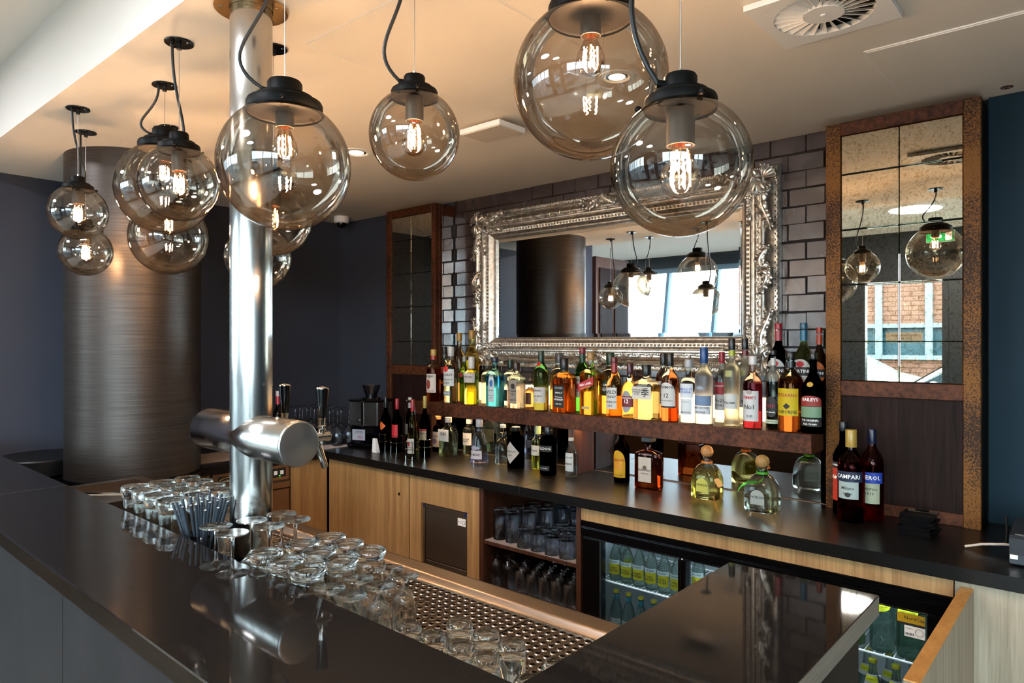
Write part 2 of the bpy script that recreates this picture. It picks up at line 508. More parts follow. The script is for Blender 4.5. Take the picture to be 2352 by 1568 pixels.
# bar ceiling with the swirl vent's round cut-out left as a shallow dark box above the plate
st(simple_obj('ceiling', lambda b: b.box(RX0-.1, RX1+.1, .708, WB+.1, ZL, ZL+.34), M_ceil), 'lowered ceiling over the bar with white front drop')
st(simple_obj('ceiling', lambda b: b.box(RX0-.1, RX1+.1, WY-.1, .708, ZU, ZU+.1), M_ceil))
wall_back = st(simple_obj('wall_back', lambda b: (b.box(RX0-.1, -2.84, WB, WB+.1, 0, ZL), None), M_blue))
st(simple_obj('wall_back', lambda b: b.box(-.31, RX1+.1, 2.73, WB+.1, 0, ZL), plain('teal_paint', '#152934', .6, spec=.15, var=.03, vs=3)))
st(simple_obj('wall_left', lambda b: b.box(-4.07, -3.97, -.32, WB, 0, ZU), M_blue))
st(simple_obj('wall_far_left', lambda b: b.box(RX0-.1, RX0, WY-.1, WB, 0, ZU), M_blue))
wr = st(simple_obj('wall_right', lambda b: (b.box(RX1, RX1+.1, WY-.1, -2.0, 0, ZU), b.box(RX1, RX1+.1, -.8, 2.73, 0, ZU), b.box(RX1, RX1+.1, -2.0, -.8, 0, .6), b.box(RX1, RX1+.1, -2.0, -.8, 2.1, ZU)), M_blue))
wn3 = st(simple_obj('window_3', lambda b: [b.box(RX1+.03, RX1+.08, y-.03, y+.03, .6, 2.1) for y in (-1.97, -1.4, -.83)]+[b.box(RX1+.03, RX1+.08, -1.94, -.86, .6, .66), b.box(RX1+.03, RX1+.08, -1.94, -.86, 2.04, 2.1)], plain('dark_frame', '#1d2a33', .4, var=.06)))
simple_obj('pane', lambda b: b.box(RX1+.052, RX1+.058, -1.94, -.86, .66, 2.04), M_pane, wn3)
# dark brown panelling at the end of the left wall, seen in the mirror
pan = st(simple_obj('wall_panelling', lambda b: b.box(-4.07, -3.93, -.95, -.325, 0, CZ+.86), M_walnut))
simple_obj('panel', lambda b: b.box(-3.93, -3.915, -.9, -.66, .1, CZ+.75), M_darkwood, pan)
simple_obj('panel', lambda b: b.box(-3.93, -3.915, -.62, -.38, .1, CZ+.75), M_darkwood, pan)

# window wall: piers, head, sill, glazing bars
M_frame = plain('dark_frame', '#1d2a33', .4, var=.06)
M_framel = plain('blue_frame', '#6d8ea4', .4, var=.06)
def wwall(b):
    b.box(RX0-.1, RX1+.1, WY-.1, WY, 2.45, ZU)
    b.box(RX0-.1, -6.3, WY-.1, WY, 0, 2.45); b.box(-2.35, -1.95, WY-.1, WY, 0, 2.45)
    b.box(-1.18, -.95, WY-.1, WY, 0, 2.45); b.box(2.4, RX1+.1, WY-.1, WY, 0, 2.45)
    b.box(-1.95, -1.18, WY-.1, WY, 2.17, 2.45)
    b.box(-6.3, -2.35, WY-.1, WY, 0, .25); b.box(-.95, 2.4, WY-.1, WY, 0, .25)
st(simple_obj('wall_window', wwall, M_frame))
def window(n, x0, x1, k, mat):
    fr = st(simple_obj('window_%d' % n, lambda b: (b.box(x0, x1, WY-.07, WY-.02, .25, .31), b.box(x0, x1, WY-.07, WY-.02, 2.39, 2.45),
        b.box(x0, x0+.05, WY-.07, WY-.02, .31, 2.39), b.box(x1-.05, x1, WY-.07, WY-.02, .31, 2.39)), mat))
    for i in range(1, k):
        x = x0+(x1-x0)*i/k
        simple_obj('mullion', lambda b: b.add([(x-.05+s*.04+q*.28, y, z) for q, z in ((-.35, .31), (.35, 2.39)) for s, y in ((0, WY-.08), (1, WY-.08), (1, WY), (0, WY))],
            [(0, 1, 2, 3), (7, 6, 5, 4), (0, 4, 5, 1), (1, 5, 6, 2), (2, 6, 7, 3), (3, 7, 4, 0)]), mat, fr, 0)
    simple_obj('pane', lambda b: b.box(x0+.05, x1-.05, WY-.048, WY-.042, .31, 2.39), M_pane, fr)
window(1, -6.3, -2.35, 6, M_framel)
window(2, -.95, 2.4, 3, M_frame)
dr = st(simple_obj('door_1', lambda b: (b.box(-1.95, -1.90, WY-.08, WY+.01, 0, 2.17), b.box(-1.23, -1.18, WY-.08, WY+.01, 0, 2.17),
    b.box(-1.90, -1.23, WY-.08, WY+.01, 2.09, 2.17), b.box(-1.90, -1.23, WY-.08, WY+.01, 0, .12)), M_frame), 'dark framed glass fire door')
simple_obj('pane', lambda b: b.box(-1.9, -1.23, WY-.043, WY-.037, .12, 2.09), M_pane, dr)
simple_obj('handle', lambda b: b.tube([(-1.87, WY+.012, 1.1), (-1.87, WY+.05, 1.1), (-1.75, WY+.05, 1.1)], .008), M_chrome, dr)
M_tan = plain('door_notice', '#a99a82', .6)
nt_ = simple_obj('notice', lambda b: b.box(-1.72, -1.40, WY-.036, WY-.033, CZ-.0, CZ+.09), M_tan, dr)
text('Brandschutztür\nFire door', nt_, .036, M_ink, lambda x, y: (-1.56-x, WY-.0325, CZ+.047+y))

ex = empty('exit_sign', (-1.16, -1.9, CZ+.93), 'green exit sign hanging near the glass door, seen in the mirror panel', 'sign')
simple_obj('sign_body', lambda b: (b.bevbox(-.11, .11, -.012, .012, -.05, .05, .003), b.tube([(0, 0, .05), (0, 0, .147)], .004)), M_white, ex)
simple_obj('sign_face', lambda b: b.box(-.105, .105, .0125, .0135, -.045, .045), M_exit, ex)
simple_obj('pictogram', lambda b: (b.add([(.01, .015, .012), (-.04, .015, .012), (-.04, .015, .03), (-.075, .015, 0), (-.04, .015, -.03), (-.04, .015, -.012), (.01, .015, -.012)], [(0, 1, 2, 3, 4, 5, 6)]),
    b.box(.04, .09, .014, .015, -.035, .035)), M_exitw, ex)

# outside: ground, brick house, parked cars (seen through the door in the antique mirror)
st(simple_obj('ground_outside', lambda b: b.box(-40, 30, -45, WY-.1, -.35, -.05), plain('paving', '#4a4947', .9)))
bd = empty('brick_building', (-3.0, -9.5, 0), 'pale red brick building across the street, seen through the glass door', 'building')
def bwall(b):
    b.box(-2.6, 2.6, -.3, 0, -.05, 1.25); b.box(-2.6, 2.6, -.3, 0, 1.8, 5.5)  # brick above the pane stands in for brick reflected in the upper glass
    b.box(-2.6, -1.3, -.3, 0, 1.25, 1.8); b.box(1.3, 2.6, -.3, 0, 1.25, 1.8)
simple_obj('wall', bwall, M_brick, bd)
wb = MB()                                      # courses stand proud of the mortar
for i in range(60):
    z = -.05+i*.09
    if z > 5.3: break
    off = (i % 2)*.13
    for j in range(20):
        x = -2.6+off+j*.26
        if x+.25 > 2.6 or (1.2 < z+.07 and z < 1.84 and x+.25 > -1.33 and x < 1.33): continue
        wb.box(x, x+.245, 0, .012, z, z+.075)
tag(wb.build('brick_courses', M_brick, bd, 0), kind='stuff')
fr = simple_obj('window_frame', lambda b: [b.box(x-.06, x+.06, .0, .05, 1.25, 3.6) for x in (-1.25, -.42, .42, 1.25)]+[b.box(-1.3, 1.3, -.13, .07, 1.18, 1.26), b.box(-1.3, 1.3, -.12, .03, 1.78, 1.86)], plain('far_frame', '#5d6b74', .5), bd)
simple_obj('pane', lambda b: b.box(-1.25, 1.25, -.1, -.09, 1.26, 1.8), plain('dark_pane', '#1d3a44', .3, 0), fr)
M_car = plain('car_white', '#8f9396', .3, coat=.5)
M_tyre = plain('tyre', '#101010', .8)
M_cglass = plain('car_glass', '#39464c', .05)
def car(x, y, label):
    c = empty('car', (x, y, -.05), label, 'car', 'cars parked outside the glass door')
    prof = [(-2.05, .35), (-2.1, .62), (-1.95, .82), (-1.1, .92), (-.45, 1.36), (.75, 1.42), (1.5, 1.0), (2.05, .86), (2.1, .45), (2.0, .3), (-1.9, .28)]
    def body(b):
        n = len(prof)
        for a, yy in enumerate((-.85, -.78, .78, .85)):
            k = .97 if a in (0, 3) else 1
            b.v += [(px*k, yy, .05+pz*k) for px, pz in prof]
        for a in range(3):
            for i in range(n):
                j = (i+1) % n
                b.f.append((a*n+i, a*n+j, (a+1)*n+j, (a+1)*n+i)); b.m.append(0)
        b.f += [tuple(range(n)), tuple(range(3*n, 4*n))]; b.m += [0, 0]
    simple_obj('body', body, M_car, c)
    simple_obj('windows', lambda b: b.add([(sx, sy, sz) for sy in (-.865, .865) for sx, sz in ((-1.0, .98), (-.42, 1.33), (.68, 1.38), (1.3, 1.02))], [(0, 1, 2, 3), (7, 6, 5, 4)]), M_cglass, c)
    simple_obj('windscreen', lambda b: b.add([(-1.12, -.7, .985), (-1.12, .7, .985), (-.47, .62, 1.425), (-.47, -.62, 1.425)], [(0, 1, 2, 3)]), M_cglass, c)
    for wx in (-1.3, 1.3):
        for wy in (-.87, .67):
            b = MB(); b.T = Matrix.Translation((wx, wy, .33)) @ Matrix.Rotation(-pi/2, 4, 'X')
            b.lathe([(.0, 0), (.19, 0), (.3, 0), (.33, .03), (.33, .17), (.3, .2), (0, .2)], n=24); b.build('wheel', M_tyre, c)
    for s in (-1, 1): simple_obj('wing_mirror', lambda b: b.ball((-.75, s*.95, 1.02), (.06, .1, .07)), M_car, c)
car(-4.3, -7.4, 'white parked car at the left of the glass door, seen in the mirror panel')
car(-.9, -5.4, 'white parked car at the right of the glass door, seen in the mirror panel')

# dark cone pendant in the seating area, seen in the big mirror
cp = empty('cone_pendant', (-4.36, -1.25, ZU), 'dark grey cone-shaped pendant lamp, seen in the silver mirror', 'lamp')
simple_obj('shade', lambda b: b.lathe([(.025, -.80), (.03, -.86), (.045, -.93), (.13, -1.06), (.128, -1.06), (.042, -.935), (.02, -.86)], n=32, caps=False), plain('pewter', '#8a8580', .4, .3), cp)
simple_obj('cord', lambda b: b.tube([(0, 0, 0), (0, 0, -.80)], .004), M_black, cp)
simple_obj('bulb', lambda b: b.ball((0, 0, -.98), .03), emit('cone_bulb', '#ffd9a0', 20), cp)

for i, x in enumerate((-5.6, -1.2, 1.1, -5.0, -3.2, -1.5)):  # only the second window-row light shows in a mirror; others are added fill
    q = empty('round_ceiling_light', (x, -1.08 if i < 3 else -.30, ZU), 'round white ceiling light, %s from the left in the %s row of the seating area' % (('first', 'second', 'third')[i % 3], 'window' if i < 3 else 'added bar-side'), 'light', 'round ceiling lights in the seating area')
    simple_obj('rim', lambda b: b.lathe([(.20, 0), (.20, -.02), (.185, -.022)], n=40, caps=False), M_white, q)
    simple_obj('diffuser', lambda b: b.lathe([(.185, -.021), (0, -.021)], n=40, caps=False), M_panel, q)
# ---------------------------------------------------------------- tiled wall, piece by piece
tw = st(simple_obj('wall_tiled', lambda b: b.box(-2.84, -.31, WB, WB+.1, 0, ZL), M_grout), 'wall of dark brown glazed tiles behind the shelf')
TL, TH = .1375, .0686
def tilemesh(w):
    b = MB(); h = TH-.0035; w -= .0035
    b.bevbox(0, w, WB-.007, WB+.001, 0, h, .0022)
    return b
proto = {}
for row in range(15):
    z1 = ZL-row*TH; z0 = z1-TH
    if z0 < CZ-.235: break
    x = -1.031-14*TL+(TL/2 if row % 2 else 0)
    while x < -.79:
        a, c = max(x, -2.835), min(x+TL, -.76)
        x += TL
        if c-a < .02: continue
        key = round(c-a, 3)
        if key not in proto:
            o = tilemesh(c-a).build('tile', M_tile, tw, 0); proto[key] = o
            o.data.polygons.foreach_set('use_smooth', [False]*len(o.data.polygons))
        else:
            o = proto[key].copy(); COL.objects.link(o); o.parent = tw
        jx, jz = random.uniform(-.4, .4), random.uniform(-.5, .5)
        o.location = (a+.00175, random.uniform(-.0012, .0004), z0+.00175)
        o.rotation_euler = (radians(jz)*.12, 0, radians(jx)*.12)
# glowing panel just above the shelf
lp = empty('shelf_light_panel', (0, 0, CZ-.27), 'glowing warm white panel behind the shelf bottles', 'light panel')
for i in range(6):
    x0 = -2.835+i*.343; simple_obj('diffuser', lambda b: b.box(x0+.002, x0+.341, 2.742, 2.752, -.051, .045), M_strip, lp)
simple_obj('trim', lambda b: b.box(-2.835, -.776, 2.738, 2.752, .045, .05), M_steelp, lp)

# ---------------------------------------------------------------- rust framed mirror cabinets
def cabinet(x0, x1, label, left):
    D = 2.59
    zt, zb = CZ+.77, CZ-.593
    r = empty('mirror_cabinet', ((x0+x1)/2, 2.67, zb), label, 'cabinet')
    ox, oy, oz = (x0+x1)/2, 2.67, zb
    B = lambda name, a, c, d, e, f, g, mat: simple_obj(name, lambda b: b.bevbox(a-ox, c-ox, d-oy, e-oy, f-oz, g-oz, .0015), mat, r)
    lw = .049 if not left else .042; rw = .047 if not left else .031
    gold = M_rustg if not left else M_rust
    B('frame_post', x0, x0+lw, D, D+.03, zb, zt, gold); B('frame_post', x1-rw, x1, D, D+.03, zb, zt, gold)
    B('frame_rail', x0+lw, x1-rw, D, D+.03, CZ+.725, zt, M_rust)
    B('frame_rail', x0+lw, x1-rw, D, D+.03, CZ-.19, CZ-.138, M_rust)
    B('frame_rail', x0+lw, x1-rw, D+.012, D+.03, zb, zb+.04, M_rust)
    B('wood_panel', x0+lw, x1-rw, D+.012, D+.03, zb+.04, CZ-.19, M_darkwood)
    if left:
        B('carcass', x0, x1-.012, D+.03, WB-.002, zb, zt, M_blackm)
        B('side_post', x1-.012, x1, D+.03, D+.055, zb, zt, M_rust)
        B('side_rail', x1-.012, x1, D+.055, WB-.002, zt-.06, zt, M_rust)
        B('side_mirror', x1-.011, x1-.006, D+.055, WB-.002, CZ-.23, zt-.06, M_mirror)
    else:
        B('carcass', x0, x1, D+.03, WB-.022, zb, zt, M_blackm)
    mid = (x0+lw+x1-rw)/2
    zs = [.725, .587, .392, .199, 0, -.138]
    for i in range(5):
        for a, c in ((x0+lw, mid), (mid, x1-rw)):
            o = simple_obj('mirror_tile', lambda b: b.bevbox(a+.0012-ox, c-.0012-ox, D+.006-oy, D+.012-oy, CZ+zs[i+1]+.0012-oz, CZ+zs[i]-.0012-oz, .0022), M_antique, r, 20)
    return r
cabinet(-.776, -.314, 'tall rust-framed cabinet of antique mirror tiles at the right, beside the blue wall', False)
cabinet(-3.262, -2.835, 'tall rust-framed cabinet of antique mirror tiles at the left, behind the wine rack', True)

# ---------------------------------------------------------------- back worktop, shelf, splash mirror
ZW = CZ-.593
def wt(b):
    b.prism([(-3.21, 2.135), (-3.21, 1.30), (-3.97, 1.30), (-3.97, WB), (1.6, WB), (1.6, 2.135)][::-1], ZW-.038, ZW)
wk = tag(simple_obj('back_worktop', wt, M_back), 'matt black L-shaped worktop along the back wall under the bottles', 'worktop')
simple_obj('joint', lambda b: b.box(-1.83, -1.828, 2.134, 2.64, ZW-.03, ZW+.0004), M_grout, wk)
simple_obj('rear_joint', lambda b: b.box(-2.83, -.78, 2.634, 2.64, ZW, ZW+.002), plain('sealant', '#5d5148', .6), wk)
ZS = CZ-.321
sh = empty('bottle_shelf', (-1.82, 2.6, ZS), 'thick rusty steel shelf carrying the row of lit bottles', 'shelf')
simple_obj('front_panel', lambda b: b.bevbox(-1.045, 1.036, -.14, -.125, -.068, 0, .0012), M_rust, sh)
simple_obj('top_panel', lambda b: (b.box(-1.012, 1.036, -.125, -.012, -.012, 0), b.box(-1.012, 1.024, -.012, .146, -.012, 0), b.box(-1.045, -1.012, -.125, -.012, -.012, 0)), M_rust, sh)
simple_obj('end_panel', lambda b: b.box(1.024, 1.036, -.125, -.011, -.068, -.012), M_rust, sh)
simple_obj('end_panel', lambda b: b.box(-1.045, -1.033, -.125, -.011, -.068, -.012), M_rust, sh)
simple_obj('led_strip', lambda b: b.box(-.99, .98, -.095, -.085, -.0675, -.066), M_under, sh)
simple_obj('underside', lambda b: b.box(-1.033, 1.024, -.12, .05, -.066, -.056), M_darkwood, sh)
sp = empty('splash_mirror', (-1.8, 2.66, ZW), 'dark mirror panel under the shelf behind the lower bottles', 'mirror')
simple_obj('glass', lambda b: b.box(-1.03, .99, -.015, -.009, .003, .212), M_dmirror, sp)
simple_obj('backing', lambda b: b.box(-1.03, .99, -.009, .088, .003, .212), M_blackm, sp)
tag(simple_obj('shelf_divider', lambda b: b.bevbox(-1.835, -1.806, 2.478, 2.64, ZW, CZ-.389, .001), M_walnut), 'brown wood divider standing under the shelf beside the yellow-labelled dark bottle', 'divider')

# ---------------------------------------------------------------- ornate silver mirror
def build_mirror():
    X0, X1, Z0, Z1 = -2.64, -.985, CZ-.13, CZ+.695
    r = empty('ornate_mirror', ((X0+X1)/2, WB-.012, Z0), 'large wall mirror in a carved antique silver frame', 'mirror')
    hw, H = (X1-X0)/2, Z1-Z0
    prof = [(0, .0), (0, .024), (.006, .03), (.018, .03), (.024, .022), (.03, .03), (.036, .052), (.044, .066), (.05, .070), (.056, .066), (.062, .058), (.078, .058), (.084, .066), (.09, .066),
            (.094, .060), (.098, .064), (.103, .06), (.107, .054), (.122, .050), (.126, .046), (.136, .036), (.142, .034), (.150, .022), (.150, .008)]
    vs = []; fs = []
    for s, d in prof:
        vs += [(-hw+s, -d, s), (hw-s, -d, s), (hw-s, -d, H-s), (-hw+s, -d, H-s)]
    for j in range(len(prof)-1):
        for i in range(4):
            a, c = j*4+i, j*4+(i+1) % 4; fs.append((a, c, c+4, a+4))
    simple_obj('moulding', lambda b: b.add(vs, fs), M_silver, r, 25)
    simple_obj('mirror_glass', lambda b: b.box(-hw+.149, hw-.149, -.014, -.008, .149, H-.149), M_mirror, r)
    bev = MB(); k0, k1 = .149, .168
    bev.add([(-hw+k0, -.015, k0), (hw-k0, -.015, k0), (hw-k0, -.015, H-k0), (-hw+k0, -.015, H-k0), (-hw+k1, -.0165, k1), (hw-k1, -.0165, k1), (hw-k1, -.0165, H-k1), (-hw+k1, -.0165, H-k1)],
            [(0, 1, 5, 4), (1, 2, 6, 5), (2, 3, 7, 6), (3, 0, 4, 7)])
    bev.build('bevelled_edge', M_mirror, r, 0)
    simple_obj('backing', lambda b: b.box(-hw+.01, hw-.01, -.006, .0, .01, H-.01), M_blackm, r)
    def path(s, step):
        a, c = -hw+s, hw-s; z0, z1 = s, H-s
        L = [((a, z0), (c, z0), (1, 0)), ((c, z0), (c, z1), (0, 1)), ((c, z1), (a, z1), (-1, 0)), ((a, z1), (a, z0), (0, -1))]
        for (p, q, d) in L:
            ln = abs(q[0]-p[0])+abs(q[1]-p[1]); n = max(1, int(ln/step))
            for i in range(n):
                t = (i+.5)*ln/n
                yield p[0]+d[0]*t, p[1]+d[1]*t, d, t, ln
    b = MB()
    for x, z, d, t, ln in path(.1145, .0185): b.ball((x, -.054, z), (.0062, .006, .0062), 7, 4)
    tag(b.build('bead_row', M_silver, r), kind='stuff')
    b = MB()
    for i, (x, z, d, t, ln) in enumerate(path(.012, .011)):
        b.ball((x+d[1]*.004*(1 if i % 2 else -1), -.031, z+d[0]*.004*(1 if i % 2 else -1)), (.0048, .004, .0048), 6, 4)
    tag(b.build('lace_border', M_silver, r), kind='stuff')
    b = MB()
    for i, (x, z, d, t, ln) in enumerate(path(.070, .030)):
        nx, nz = -d[1], d[0]; pts = []; rr = []
        for q in range(9):
            u = q/8; an = u*2*pi*.8; rad = .010*(1-u*.75)
            lx = -.014+.02*u+rad*cos(an); ln2 = rad*sin(an)*(1 if i % 2 else -1)
            pts.append((x+d[0]*lx+nx*ln2, -.061-.003*sin(pi*u), z+d[1]*lx+nz*ln2)); rr.append(.0036*(1-.6*u))
        b.tube(pts, rr, 5)
        b.tube([(x+d[0]*.002, -.060, z+d[1]*.002), (x+d[0]*.011+nx*.003, -.064, z+d[1]*.011+nz*.003), (x+d[0]*.017-nx*.002, -.060, z+d[1]*.017-nz*.002)], [.001, .0032, .0008], 5)
    tag(b.build('scroll_band', M_silver, r), kind='stuff')
    # serpentine rope along the crest
    b = MB()
    for i, (x, z, d, t, ln) in enumerate(path(.040, .0085)):
        if t < .17 or t > ln-.17: continue
        u = (t-.17)/(ln-.34); k = sin(pi*2*u)**2
        nx, nz = -d[1], d[0]; o = .014*(k-.45)
        for w_ in (0, .008):
            b.ball((x+nx*(o+w_), -.062-.006*(1-k), z+nz*(o+w_)), (.0042, .004, .0042), 6, 4)
    tag(b.build('rope_edge', M_silver, r), kind='stuff')
    # carved leaves
    def leaf(b, x, z, ang, L, W, dep, n=6, curl=1):
        ca, sa = cos(ang), sin(ang)
        T = lambda u, v, d: (x+ca*u-sa*v, -dep-d, z+sa*u+ca*v)
        m_ = 10; pts = []; rr = []
        for i in range(m_+1):
            t = i/m_; pts.append(T(L*t, curl*W*.22*sin(pi*t*1.5), .013*sin(pi*t)+.003)); rr.append(.0105*(1-t*.6))
        b.tube(pts, rr, 7)
        for i in range(1, m_, 2):
            q_ = pts[i]; w_ = W*.42*(1-.55*i/m_); b.ball((q_[0], q_[1]+.008, q_[2]), (w_, .013, w_), 12, 6)
        for k in range(n):
            t = .04+.86*k/(n-1); base = pts[int(t*m_)]
            for sd in (-1, 1):
                wl = W*(.62-.30*t)*(1 if sd == curl else .85)
                pp = []; r2 = []
                for i in range(7):
                    s_ = i/6
                    du = wl*.85*s_*(1-.1*s_)+(-wl*.45*max(0, s_-.7)); dv = sd*wl*(sin(s_*pi*.62))
                    uu = L*t+du*.75; vv = curl*W*.22*sin(pi*t*1.5)+dv*.62
                    pp.append(T(uu, vv, .004+.012*sin(pi*s_)*(1-.3*t))); r2.append(.0082*(1-.45*s_)*(1-.25*t))
                b.tube(pp, r2, 6)
    def shell(b, x, z, ang, R, dep, spread=1.25, n=9):
        # a domed fan of ribs with a beaded rim
        vs = [(x, -dep-.004, z)]; m2 = n*4
        for i in range(m2+1):
            a = ang-spread+2*spread*i/m2; rip = .5+.5*cos(i/4*2*pi)
            for rf in (.5, 1):
                rr_ = R*rf*(1+.04*rip)
                vs.append((x+cos(a)*rr_, -dep-.008-(.010 if rf == .5 else 0.002)-.004*rip, z+sin(a)*rr_))
        fs = []
        for i in range(m2):
            a = 1+2*i; fs += [(0, a, a+2), (a, a+1, a+3, a+2)]
        b.add(vs, fs)
        for i in range(n):
            a = ang-spread+2*spread*(i+.5)/n
            b.tube([(x+cos(a)*R*q, -dep-.012-.010*sin(pi*q*.9), z+sin(a)*R*q) for q in (.12, .35, .6, .85)], [.003, .0048, .006, .0055], 6)
        for i in range(n+1):
            a = ang-spread+2*spread*i/n; b.ball((x+cos(a)*R*1.03, -dep-.012, z+sin(a)*R*1.03), .0058, 7, 5)
    def flower(b, x, z, dep, R=.013):
        for i in range(5):
            a = 2*pi*i/5; b.ball((x+cos(a)*R*.62, -dep-.006, z+sin(a)*R*.62), (R*.5, .004, R*.5), 7, 4)
        b.ball((x, -dep-.010, z), R*.3, 6, 4)
    for sx in (-1, 1):
        for sz in (0, 1):
            b = MB()
            cx_, cz_ = sx*(hw-.060), (.060 if sz == 0 else H-.060)
            dz = 1 if sz == 0 else -1
            ain = math.atan2(dz, -sx)
            shell(b, cx_-sx*.004, cz_+dz*.004, ain, .052, .066, 1.6, 9)
            shell(b, cx_+sx*.006, cz_-dz*.006, ain+pi, .052, .050, .9, 6)
            leaf(b, cx_-sx*.01, cz_-dz*.022, 0 if sx < 0 else pi, .165, .080, .058, 6, 1 if (sx < 0) == (sz == 0) else -1)
            leaf(b, cx_+sx*.022, cz_+dz*.01, dz*pi/2, .19, .080, .058, 6, -1 if (sx < 0) == (sz == 0) else 1)
            for k in range(3):
                flower(b, cx_-sx*(.058+.024*k), cz_+dz*.046, .056, .0135-.002*k)
                flower(b, cx_-sx*.046, cz_+dz*(.058+.026*k), .056, .0135-.002*k)
            leaf(b, cx_-sx*.125, cz_+dz*.046, 0 if sx < 0 else pi, .035, .02, .052, 3)
            leaf(b, cx_-sx*.046, cz_+dz*.132, dz*pi/2, .04, .02, .052, 3)
            b.build('corner_carving', M_silverd, r, 50)
    for (x, z, a) in ((0, .045, 0), (0, H-.045, 0), (-hw+.045, H/2, pi/2), (hw-.045, H/2, pi/2)):
        b = MB()
        for s_ in (0, pi): leaf(b, x, z, a+s_, .095, .065, .060, 5, 1)
        out = math.atan2(z-H/2, x) if abs(x) > .1 else (pi/2 if z > H/2 else -pi/2)
        if abs(x) > .1: out = 0 if x > 0 else pi
        shell(b, x-cos(out)*.01, z-sin(out)*.01, out, .034, .060, .8, 6)
        for q in (-.024, .024): b.ball((x+cos(a)*q, -.072, z+sin(a)*q), .0075, 8, 6)
        b.build('centre_carving', M_silverd, r, 50)
build_mirror()

# ---------------------------------------------------------------- big dark round column
pc = tag(MB().lathe([(.27, 0), (.27, ZL)], n=96).build('round_column', M_clad, loc=(-3.308, 1.209, 0)), 'wide round column clad in dark brushed panels, rising to the ceiling', 'column')
simple_obj('base_trim', lambda b: b.lathe([(.272, ZW+.001), (.276, ZW+.001), (.276, ZW+.012), (.272, ZW+.012)], n=96, caps=False), M_blackm, pc)
# ---------------------------------------------------------------- ceiling fittings
def hatch(x0, x1, y0, y1, label, d=.004):
    h = empty('ceiling_hatch', ((x0+x1)/2, (y0+y1)/2, ZL), label, 'access panel')
    a, c = (x1-x0)/2, (y1-y0)/2
    simple_obj('panel', lambda b: b.box(-a+.003, a-.003, -c+.003, c-.003, -d, 0), M_ceil, h)
    simple_obj('frame_edge', lambda b: (b.box(-a-.002, a+.002, -c-.002, -c+.001, -d*.6, 0), b.box(-a-.002, a+.002, c-.001, c+.002, -d*.6, 0),
        b.box(-a-.002, -a+.001, -c, c, -d*.6, 0), b.box(a-.001, a+.002, -c, c, -d*.6, 0)), M_white, h)
hatch(-1.635, -1.085, 1.028, 1.57, 'flush ceiling hatch above the beer tower', .0015)
hatch(-.518, .2, 2.068, 2.575, 'ceiling hatch over the right end of the worktop, near the swirl vent', .006)

v = empty('swirl_vent', (-.525, 1.735, ZL), 'square white ceiling vent with a round fan of swirl blades', 'vent')
def plate(b):
    n = 48; R = .112; a = .1395; z0, z1 = -.016, -.002
    def sqp(i):
        an = 2*pi*i/n+pi/4; k = a/max(abs(cos(an)), abs(sin(an))); return (cos(an)*k, sin(an)*k)
    rg = [(R*cos(2*pi*i/n+pi/4), R*sin(2*pi*i/n+pi/4)) for i in range(n)]
    vs = [(x, y, z) for z in (z0, z1) for x, y in rg]+[(*sqp(i), z) for z in (z0, z1) for i in range(n)]
    fs = []
    for i in range(n):
        j = (i+1) % n
        fs += [(i, 2*n+i, 2*n+j, j), (n+j, 3*n+j, 3*n+i, n+i), (j, n+j, n+i, i), (2*n+i, 3*n+i, 3*n+j, 2*n+j)]
    b.add(vs, fs)
simple_obj('face_plate', plate, M_white, v)
simple_obj('duct', lambda b: b.box(-.11, .11, -.11, .11, -.0025, -.0008), M_blackm, v)
for i in range(24):
    b = MB(); b.T = Matrix.Rotation(2*pi*i/24, 4, 'Z')
    b.add([(.044, -.0025, -.015), (.113, -.006, -.015), (.113, .010, -.004), (.044, .005, -.004), (.044, -.0015, -.0155), (.113, -.004, -.0155), (.113, .012, -.0045), (.044, .006, -.0045)],
          [(0, 1, 2, 3), (7, 6, 5, 4), (0, 4, 5, 1), (1, 5, 6, 2), (2, 6, 7, 3), (3, 7, 4, 0)])
    b.build('blade', M_white, v, 0)
simple_obj('hub', lambda b: b.lathe([(0, -.0165), (.046, -.0165), (.047, -.012), (.047, -.004)], n=32, caps=False), M_white, v)
simple_obj('screw_cover', lambda b: b.ball((0, 0, -.0165), (.007, .007, .003), 10, 6), M_white, v)

el = empty('emergency_light', (-1.72, 1.855, ZL), 'flat white rectangular emergency light held just below the ceiling', 'light')
simple_obj('housing', lambda b: b.bevbox(-.10, .10, -.072, .072, -.038, -.018, .003), M_white, el)
simple_obj('diffuser', lambda b: b.box(-.092, .092, -.064, .064, -.040, -.0378), plain('lamp_diffuser', '#c9beb2', .4), el)
simple_obj('bracket', lambda b: b.box(-.02, .02, -.02, .02, -.018, 0), plain('grey', '#77777a', .5), el)

def downlight(x, y, label, R=.055):
    d = empty('downlight', (x, y, ZL), label, 'light', 'recessed downlights')
    simple_obj('trim_ring', lambda b: b.lathe([(R, 0), (R, -.003), (R*.72, -.005), (R*.62, -.002), (R*.6, -.0008)], n=40, caps=False), M_white, d)
    simple_obj('lamp', lambda b: b.lathe([(0, -.0022), (R*.45, -.0022), (R*.45, -.0012)], n=28, caps=False), M_down, d)
    simple_obj('reflector', lambda b: b.lathe([(R*.61, -.0012), (R*.45, -.0014)], n=28, caps=False), M_chrome, d)
downlight(-2.415, 1.757, 'round recessed downlight in the ceiling behind the big left globe', .07)
downlight(-1.131, 1.773, 'small recessed downlight seen through the largest globe')
downlight(-.05, 1.45, 'recessed downlight just out of the right of the picture, shown by the mirror')

